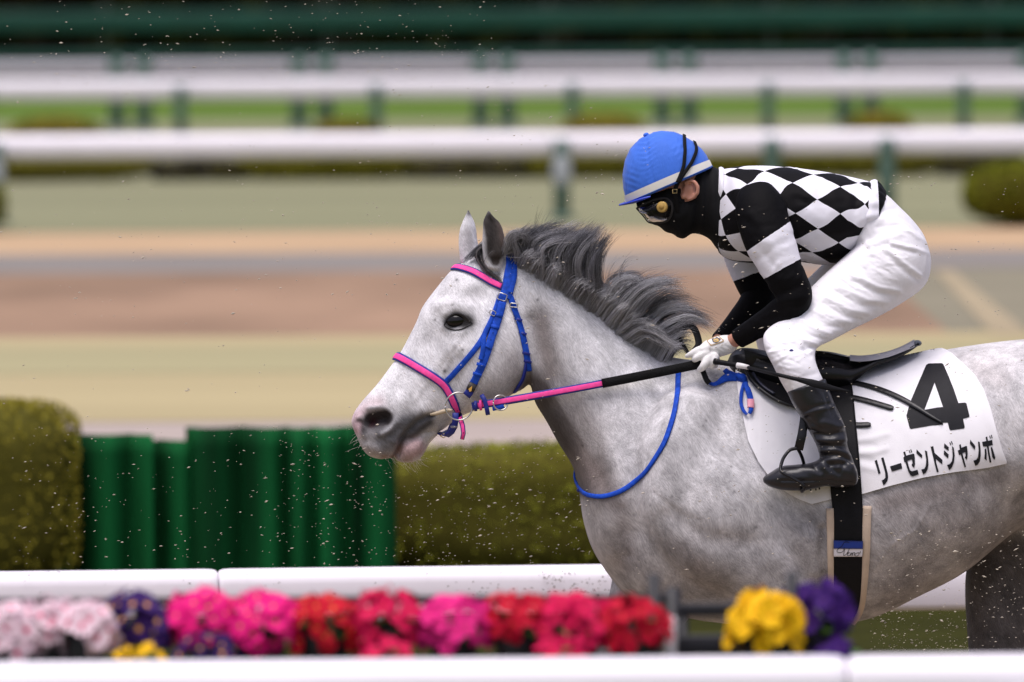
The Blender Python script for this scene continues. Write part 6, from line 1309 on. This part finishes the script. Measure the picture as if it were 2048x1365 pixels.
# katakana lettering, stroke by stroke (traced in a 7.314x view of the cloth)
zk = lambda x, y: (1735 + x / 7.314, 860 + y / 7.314)
KATA = [
    [(106, 455), (138, 440), (192, 636), (160, 650)], [(200, 415), (234, 405), (270, 530), (298, 640), (302, 700), (290, 750), (262, 792), (234, 810), (206, 742), (240, 728), (262, 700), (262, 640), (240, 555)],
    [(330, 538), (492, 486), (510, 566), (356, 612)],
    [(524, 328), (552, 320), (566, 380), (668, 352), (686, 356), (694, 430), (694, 510), (682, 556), (644, 520), (658, 490), (652, 432), (585, 455), (600, 520), (622, 590), (650, 608), (732, 584), (750, 652), (660, 682), (630, 668), (598, 610), (568, 520), (555, 476), (540, 474), (524, 410), (542, 390)], [(602, 302), (614, 298), (630, 340), (618, 346)], [(626, 290), (638, 284), (656, 330), (644, 336)],
    [(718, 288), (802, 372), (796, 420), (716, 345)], [(838, 304), (872, 316), (888, 430), (892, 510), (878, 580), (850, 630), (816, 652), (786, 582), (830, 570), (852, 530), (860, 440)],
    [(924, 252), (962, 240), (982, 340), (1096, 440), (1094, 508), (1000, 430), (1008, 490), (1042, 614), (1014, 622), (980, 490), (950, 360)],
    [(1124, 198), (1190, 258), (1184, 310), (1120, 264)], [(1120, 300), (1188, 362), (1180, 420), (1116, 362)], [(1236, 240), (1262, 262), (1276, 380), (1264, 470), (1234, 550), (1194, 590), (1164, 514), (1204, 500), (1234, 460), (1246, 380)], [(1196, 186), (1208, 180), (1226, 222), (1214, 230)], [(1220, 172), (1232, 164), (1250, 212), (1238, 218)],
    [(1340, 222), (1364, 212), (1374, 262), (1446, 236), (1456, 244), (1464, 330), (1462, 400), (1450, 440), (1422, 408), (1434, 380), (1432, 326), (1388, 342), (1414, 440), (1440, 540), (1420, 550), (1392, 460), (1364, 360), (1340, 372), (1320, 306), (1350, 290)],
    [(1504, 146), (1578, 238), (1568, 294), (1498, 204)], [(1616, 172), (1642, 180), (1656, 300), (1656, 380), (1642, 460), (1612, 510), (1578, 526), (1548, 450), (1592, 436), (1618, 390), (1626, 300)],
    [(1728, 110), (1752, 98), (1762, 162), (1824, 148), (1834, 222), (1772, 238), (1790, 360), (1812, 474), (1786, 480), (1766, 370), (1746, 244), (1690, 246), (1676, 178), (1738, 166)], [(1714, 282), (1738, 270), (1744, 350), (1742, 450), (1710, 420), (1716, 350)], [(1800, 262), (1822, 250), (1870, 404), (1856, 440), (1826, 400)], [(1782, 90), (1794, 84), (1804, 126), (1793, 132)], [(1806, 78), (1818, 72), (1830, 122), (1818, 130)]]
prints('lettering', [[zk(*q) for q in s] for s in KATA], M_ink, cloth, CLB, maxl=6)
zb = lambda x, y: (1500 + x / 6.5, 820 + y / 6.5)
prints('lettering', [[zb(*q) for q in s] for s in ([(700, 960), (735, 960), (740, 1010), (735, 1045), (690, 1060), (650, 1040), (640, 1005), (670, 1010), (690, 1030), (706, 1010)], [(770, 940), (800, 940), (800, 1056), (780, 1056), (778, 1010)], [(845, 940), (862, 940), (866, 1050), (848, 1050)], [(882, 940), (900, 940), (914, 1036), (894, 1040)])], M_ink, cloth, CLB, maxl=6)

# ---- saddle
saddle = empty('saddle', P(1640, 740, 0), 'small black racing saddle with a grey lined raised cantle', 'saddle')
V, Fc = [], []
SA = [(1455, 722, 732, .03), (1464, 706, 736, .07), (1480, 697, 738, .09), (1505, 697, 738, .11), (1540, 704, 744, .13), (1590, 716, 746, .15), (1625, 703, 746, .155), (1660, 704, 744, .155), (1697, 712, 742, .15), (1718, 715, 734, .15), (1745, 712.5, 723, .148), (1775, 706, 715, .14), (1805, 695.5, 704, .125), (1828, 685.5, 693, .10), (1839, 682, 688, .06)]
C, U, Vv = [], [], []
A = catmull(np.array(SA, float), 6)
def sad(x_, yt, yb, wv, nth=16):
    ring_ = []
    for j in range(nth + 1):
        a = math.pi * (j / nth - .5); yy = wv * math.sin(a); drop = (1 - math.cos(a) ** .8) * .0
        ring_.append(P(x_, yt, yy) - np.array([0, 0, np.interp(x_, [1695, 1755], [.26, .09]) * wv * (abs(yy) / max(wv, .01)) ** 2.5 * min(1, wv / .13)]))
    return ring_
rows_t = [sad(*r_) for r_ in A]; rows_b = [[p - np.array([0, 0, (r_[2] - r_[1]) * PX]) for p in sad(*r_)] for r_ in A]
nrw, nc = len(A), 17; V = [p for r_ in rows_t for p in r_] + [p for r_ in rows_b for p in r_]; m = nrw * nc; Fc = []
for i in range(nrw - 1):
    for j in range(nc - 1): a = i * nc + j; Fc += [(a, a + 1, a + nc + 1, a + nc), (m + a, m + a + nc, m + a + nc + 1, m + a + 1)]
for i in range(nrw - 1):
    for j in (0, nc - 1): a = i * nc + j; Fc.append((a, a + nc, m + a + nc, m + a))
for i in (0, nrw - 1):
    for j in range(nc - 1): a = i * nc + j; Fc.append((a, a + 1, m + a + 1, m + a))
mk('seat', V, Fc, M_lth, saddle)
mk('cantle_tip', *ell(P(1835, 686.5, 0), (.011, .088, .0075), 20, 14), M_lth, saddle)
# grey lining lying in the cantle
V, Fc = [], []
LA = catmull(np.array([(1700, 713, .146), (1722, 714.5, .147), (1750, 711.5, .146), (1780, 704.5, .138), (1808, 694, .122), (1829, 685.5, .096)], float), 6)
for x_, yt, wv in LA:
    a, b_ = P(x_, yt - 1.0, -wv * .97), P(x_, yt + 9.0, -wv - .005); c_, d_ = P(x_, yt - 1.5, wv), P(x_, yt + 3.5, wv + .004)
    dz_ = np.interp(x_, [1695, 1755], [.26, .09]) * wv * min(1, wv / .13); V += [b_, a, P(x_, yt - 3, -wv * .5), P(x_, yt - 3, wv * .5), c_ + [0, .004, -dz_ + .013], d_ + [0, .004, -dz_ + .010]]
for i in range(len(LA) - 1):
    for j in range(5): a = i * 6 + j; Fc.append((a, a + 1, a + 7, a + 6))
mk('lining', V, Fc, mat('grey_lining', (.40, .39, .42), .6, .3, .08, 40), saddle)
def surf_sheet(name, top_, bot_, off, m_, parent, bvh, th=.006, nx=24, ny_=12, bow=0.0):
    tx, bx = catmull(np.array(top_, float), 8), catmull(np.array(bot_, float), 8)
    ta_ = np.stack([np.interp(np.linspace(0, 1, nx), np.linspace(0, 1, len(tx)), tx[:, k]) for k in (0, 1)], 1); tb_ = np.stack([np.interp(np.linspace(0, 1, nx), np.linspace(0, 1, len(bx)), bx[:, k]) for k in (0, 1)], 1)
    g = np.zeros((nx, ny_, 3)); 
    for i in range(nx):
        for j in range(ny_):
            q = ta_[i] + (tb_[i] - ta_[i]) * j / (ny_ - 1); l, n = cast(q[0], q[1], bvh)
            g[i, j] = P(q[0], q[1], (l[1] if l is not None else -.1) - off)
    for _ in range(4): g[:, 1:-1, 1] = (g[:, :-2, 1] + 2 * g[:, 1:-1, 1] + g[:, 2:, 1]) / 4; g[1:-1, :, 1] = (g[:-2, :, 1] + 2 * g[1:-1, :, 1] + g[2:, :, 1]) / 4
    m_n = nx * ny_; V_ = np.concatenate([g.reshape(-1, 3), g.reshape(-1, 3) + [0, th, 0]]); F_ = []
    for i in range(nx - 1):
        for j in range(ny_ - 1): a = i * ny_ + j; F_ += [(a, a + 1, a + ny_ + 1, a + ny_), (m_n + a, m_n + a + ny_, m_n + a + ny_ + 1, m_n + a + 1)]
    for i in range(nx - 1):
        for j in (0, ny_ - 1): a = i * ny_ + j; F_.append((a, a + ny_, m_n + a + ny_, m_n + a))
    for i in (0, nx - 1):
        for j in range(ny_ - 1): a = i * ny_ + j; F_.append((a, a + 1, m_n + a + 1, m_n + a))
    return mk(name, V_, F_, m_, parent)
surf_sheet('flap', [(1488, 700), (1500, 702), (1540, 715), (1590, 735), (1640, 745)], [(1494, 740), (1506, 762), (1535, 790), (1575, 810), (1640, 822)], .016, M_lth, saddle, CLB)
L, N = surf_path([(1492, 738), (1498, 752), (1512, 770), (1535, 789), (1562, 804), (1590, 812)], CLB, 6)
mk('flap_welt', *tube(L + np.array([0, -.024, 0]), .0058, 8), M_lth, saddle)
L, N = surf_path([(1506, 746), (1516, 762), (1532, 777), (1548, 787)], CLB, 6)
mk('flap_welt', *tube(L + np.array([0, -.0225, 0]), .0042, 8), mat('dark_leather_edge', (.03, .032, .055), .35), saddle)
# stirrup leather and iron
sl = mk('stirrup_leather', *strap(np.array([P(1612, 800, -.335), P(1608, 842, -.345), P(1604, 870, -.352), P(1597, 900, -.360)]), np.array([0, -1., 0]), np.array([17, 17, 18, 18]) * PX, .005), M_lth, saddle)
iron_pts = [(1594, 897, -.362), (1581, 900, -.366), (1572, 909, -.372), (1565, 921, -.378), (1561, 938, -.388), (1565, 946, -.396), (1580, 954, -.398), (1600, 966, -.398), (1609, 975, -.392), (1604, 982, -.372)]
iron = mk('stirrup_iron', *tube(catmull([P(*q) for q in iron_pts], 6), .0045, 10), M_lth, sl)
mk('stirrup_iron', *tube(catmull([P(*q) for q in ((1595, 897, -.362), (1600, 906, -.35), (1605, 918, -.33), (1608, 932, -.30), (1608, 955, -.285), (1606, 980, -.29), (1604, 983, -.33), (1604, 982, -.372))], 6), .0045, 10), M_lth, sl)
# surcingle and girth over cloth and saddle
girth = empty('girth', P(1695, 1000, -.3), 'broad black girth band with cream edged pad and blue and white tag', 'girth')
pl = [(1625, 700), (1635, 720), (1645, 760), (1652, 800), (1655, 860), (1658, 920), (1661, 978), (1665, 1020), (1668, 1060), (1667.5, 1110), (1667.5, 1163), (1670, 1200), (1680, 1235)]
prr = [(1698, 715), (1699, 735), (1701, 755), (1706, 785), (1712, 846), (1718, 908), (1722, 960), (1725, 1006), (1726, 1050), (1725, 1100), (1723, 1163), (1718, 1215), (1702, 1244)]
HCB = BVHTree.FromPolygons([tuple(v) for v in np.concatenate([V_ for V_ in (np.array([v.co[:] for v in horse.data.vertices]) + np.array(HB), CV)])], [tuple(p.vertices) for p in horse.data.polygons] + [tuple(i + len(horse.data.vertices) for i in f) for f in CF])
surf_sheet('band', pl, prr, .009, M_strapb, girth, HCB, .006, 60, 12)
M_cream = mat('cream_pad', (.58, .46, .35), .7, .25, .12, 30, .15, 200)
def pad(pts, w_):
    L = []
    for q in catmull(np.array(pts, float), 6):
        l, n = cast(q[0], q[1], HCB)
        if l is not None: L.append(l + np.array([0, -.004, 0]))
    L = np.array(L); L[1:-1] = (L[:-2] + 2 * L[1:-1] + L[2:]) / 4
    return mk('pad', *strap(L, np.array([0, -1., 0]), np.interp(np.linspace(0, 1, len(L)), np.linspace(0, 1, len(w_)), w_) * PX, .008), M_cream, girth)
pad([(1660, 1017), (1661, 1060), (1661, 1110), (1662, 1160), (1664, 1195), (1670, 1225)], [15, 15, 13, 12, 11, 9])
pad([(1734.5, 1012), (1733, 1060), (1732, 1110), (1729, 1165), (1723, 1215), (1708, 1244), (1694, 1252)], [17, 17, 16, 14, 12, 11, 9])
tg = surf_sheet('tag', [(1667.2, 1081), (1667.5, 1098)], [(1726, 1082.5), (1725.5, 1098.5)], .0165, mat('tag_blue', (.008, .035, .24), .35), girth, HCB, .001, 6, 8)
tw_ = surf_sheet('tag', [(1667.2, 1098), (1667.5, 1114)], [(1725.5, 1098.5), (1724.5, 1114)], .0165, mat('tag_white', (.70, .68, .72), .5), girth, HCB, .001, 6, 8)
zt_ = lambda x, y: (1640 + x / 18.62, 1060 + y / 18.62)
TGB = BVHTree.FromPolygons([tuple(np.array(v.co) + np.array(girth.location)) for o_ in (tg, tw_) for v in o_.data.vertices], [tuple(p.vertices) for p in tg.data.polygons] + [tuple(i + len(tg.data.vertices) for i in p.vertices) for p in tw_.data.polygons])
def ink_line(pts, wpx=.9):
    L = []
    for q in catmull(np.array([zt_(*p) for p in pts], float), 5):
        l, n = cast(q[0], q[1], TGB)
        if l is None: l = P(q[0], q[1], -.33)
        L.append(l + np.array([0, -.0006, 0]))
    return tube(np.array(L), wpx * PX / 2, 6)
mk('lettering', *cat_mesh([ink_line(p) for p in ([(1090, 480), (1000, 450), (900, 470), (860, 520), (820, 600), (700, 700), (630, 780), (660, 840), (760, 850), (860, 800), (890, 720), (900, 660)], [(920, 720), (880, 960), (1000, 880), (1100, 700)], [(1020, 900), (1090, 860), (1060, 830), (1020, 900), (1040, 970), (1120, 950)], [(1150, 850), (1130, 960), (1200, 850), (1190, 980), (1230, 870), (1290, 850), (1270, 960)], [(1400, 860), (1310, 900), (1320, 980), (1400, 970), (1460, 890), (1400, 850), (1480, 860), (1510, 800)])]), M_ink, tw_)
# loose strap ends lying over the cloth
for nm, pts, w_ in (('strap_end', [(1695, 766), (1720, 770), (1757, 780), (1790, 793), (1816, 806), (1840, 820), (1862, 834), (1885, 847)], [12, 12, 12, 11.5, 11, 9, 7, 4]), ('strap_end', [(1695, 795), (1720, 800), (1750, 808), (1780, 817), (1787, 819)], [12, 12, 12, 12, 7]), ('strap_end', [(1700, 851), (1720, 852), (1735, 851.5), (1742, 851)], [12, 12, 12, 7])):
    L, N = surf_path(pts, CLB, 6); mk(nm, *strap(L, N, np.interp(np.linspace(0, 1, len(L)), np.linspace(0, 1, len(w_)), w_) * PX, .0035, .003), M_lth, girth)
# ---- whip
whip = empty('whip', P(1430, 724, -.17), 'black riding whip with a white collar held in the gloved hand', 'whip')
WP = [(1429, 723, -.172), (1440, 725, -.18), (1475, 731, -.20)]
mk('handle', *tube(catmull([P(*q) for q in WP], 5), np.interp(np.linspace(0, 1, 11), [0, .2, .5, 1], [.0085, .0085, .0072, .0066]), 12), M_strapb, whip)
mk('collar', *tube([P(1474, 731, -.20), P(1485, 732.5, -.207), P(1497, 735, -.213)], [.0075, .0072, .0062], 14), mat('whip_collar', (.74, .72, .72), .45), whip)
SP = catmull([P(1496, 735, -.213), P(1526, 743, -.33), P(1552, 749, -.405), P(1585, 757, -.425), P(1617, 764, -.43)], 6)
mk('shaft', *tube(SP, np.interp(np.linspace(0, 1, len(SP)), [0, 1], [.0046, .0058]), 10), M_strapb, whip)
FP = catmull([P(1595, 759, -.428), P(1630, 768, -.435), P(1660, 776, -.43), P(1698, 783, -.42)], 6)
mk('flap', *strap(FP, np.array([0, -1., .2]), np.interp(np.linspace(0, 1, len(FP)), [0, .3, .6, 1], [9, 15, 13, 3]) * PX, .003), M_strapb, whip)

# ============================================================ SAND KICKED UP
def clods(n, regs, s0, s1, seed):
    r = np.random.default_rng(seed); oc = np.array([(1, 0, 0), (-1, 0, 0), (0, 1, 0), (0, -1, 0), (0, 0, 1), (0, 0, -1)], float)
    of = [(0, 2, 4), (2, 1, 4), (1, 3, 4), (3, 0, 4), (2, 0, 5), (1, 2, 5), (3, 1, 5), (0, 3, 5)]; V, Fc, T = [], [], []
    wts = np.array([g[4] for g in regs], float); wts /= wts.sum()
    for i in range(n):
        g = regs[r.choice(len(regs), p=wts)]; px, py = r.uniform(g[0], g[2]), r.uniform(g[1], g[3]); y_ = r.uniform(*g[5]); c_ = P(px, py, y_)
        s_ = r.uniform(s0, s1) * r.choice([.6, .8, 1, 1.4, 1.8], p=[.3, .3, .25, .11, .04]); el = r.uniform(1.3, 2.8); ro = r.normal(.12, .3)
        Q = oc * s_ * np.array([el, 1, r.uniform(.6, 1)]) * r.uniform(.75, 1.2, (6, 1)); cr, sr = math.cos(ro), math.sin(ro)
        Q = np.stack([Q[:, 0] * cr - Q[:, 2] * sr, Q[:, 1], Q[:, 0] * sr + Q[:, 2] * cr], 1); k = len(V)
        V += list(Q + c_); Fc += [tuple(a + k for a in f) for f in of]; cc_ = np.array([.37, .33, .27]) * r.uniform(.75, 1.35); T += [cc_] * 6
    return V, Fc, T
NR = (-.75, -.45)
V, Fc, T = clods(2900, [(20, 850, 1180, 1135, 6.0, (-.4, .9)), (560, 880, 1180, 1130, 5.0, (-.4, .7)), (100, 0, 1000, 160, 1.8, (-.5, .5)), (0, 0, 1000, 700, 3.2, (-.5, .5)), (700, 100, 1240, 480, 1.4, (-.5, .5)), (1100, 280, 1300, 460, .8, (-.5, .3)), (1000, 400, 1500, 760, 1.6, NR), (1420, 400, 1640, 690, .8, NR), (1640, 330, 2048, 520, 1.0, (-.5, .3)), (1740, 480, 2048, 680, .6, (-.5, .3)),
                        (1760, 1060, 2048, 1305, 3.2, NR), (1740, 1220, 1940, 1300, 2.2, (-.4, .4)), (1640, 700, 2048, 1060, 1.2, NR), (1400, 640, 1720, 1000, 1.6, NR), (0, 400, 900, 860, 1.2, (-.4, .5)), (1170, 940, 1660, 1180, .9, NR), (860, 520, 1120, 820, .9, NR)], .0008, .0019, 5)
o = mk('sand_spray', V, Fc, mat('sand_clod', (1, 1, 1), .8, .2, vcol='tone'), smooth=False); cattr(o.data, 'tone', np.array(T)); tag(o, 'tan sand grains flung up in the air around the horse', 'sand', kind='stuff')
# mud splashes on the rail behind the chest
r = np.random.default_rng(12); V, Fc = [], []
for i in range(150):
    px = r.normal(1150, 70) if i % 3 else r.uniform(0, 1230); py = r.uniform(1140, 1195); yy = Yn - .058 + (px - 1024) / F * 33 * .108; c_ = P(px, py, yy); v_, f_ = ell(c_, (r.uniform(.0008, .0045), .001, r.uniform(.0008, .0024)), 7, 4, r.normal(0, .4)); Fc += [tuple(a + len(V) for a in f) for f in f_]; V += list(v_)
o = mk('mud_splashes', V, Fc, mat('mud', (.13, .10, .08), .8)); tag(o, 'brown mud spots spattered on the white rail below the chest', 'mud', kind='stuff')
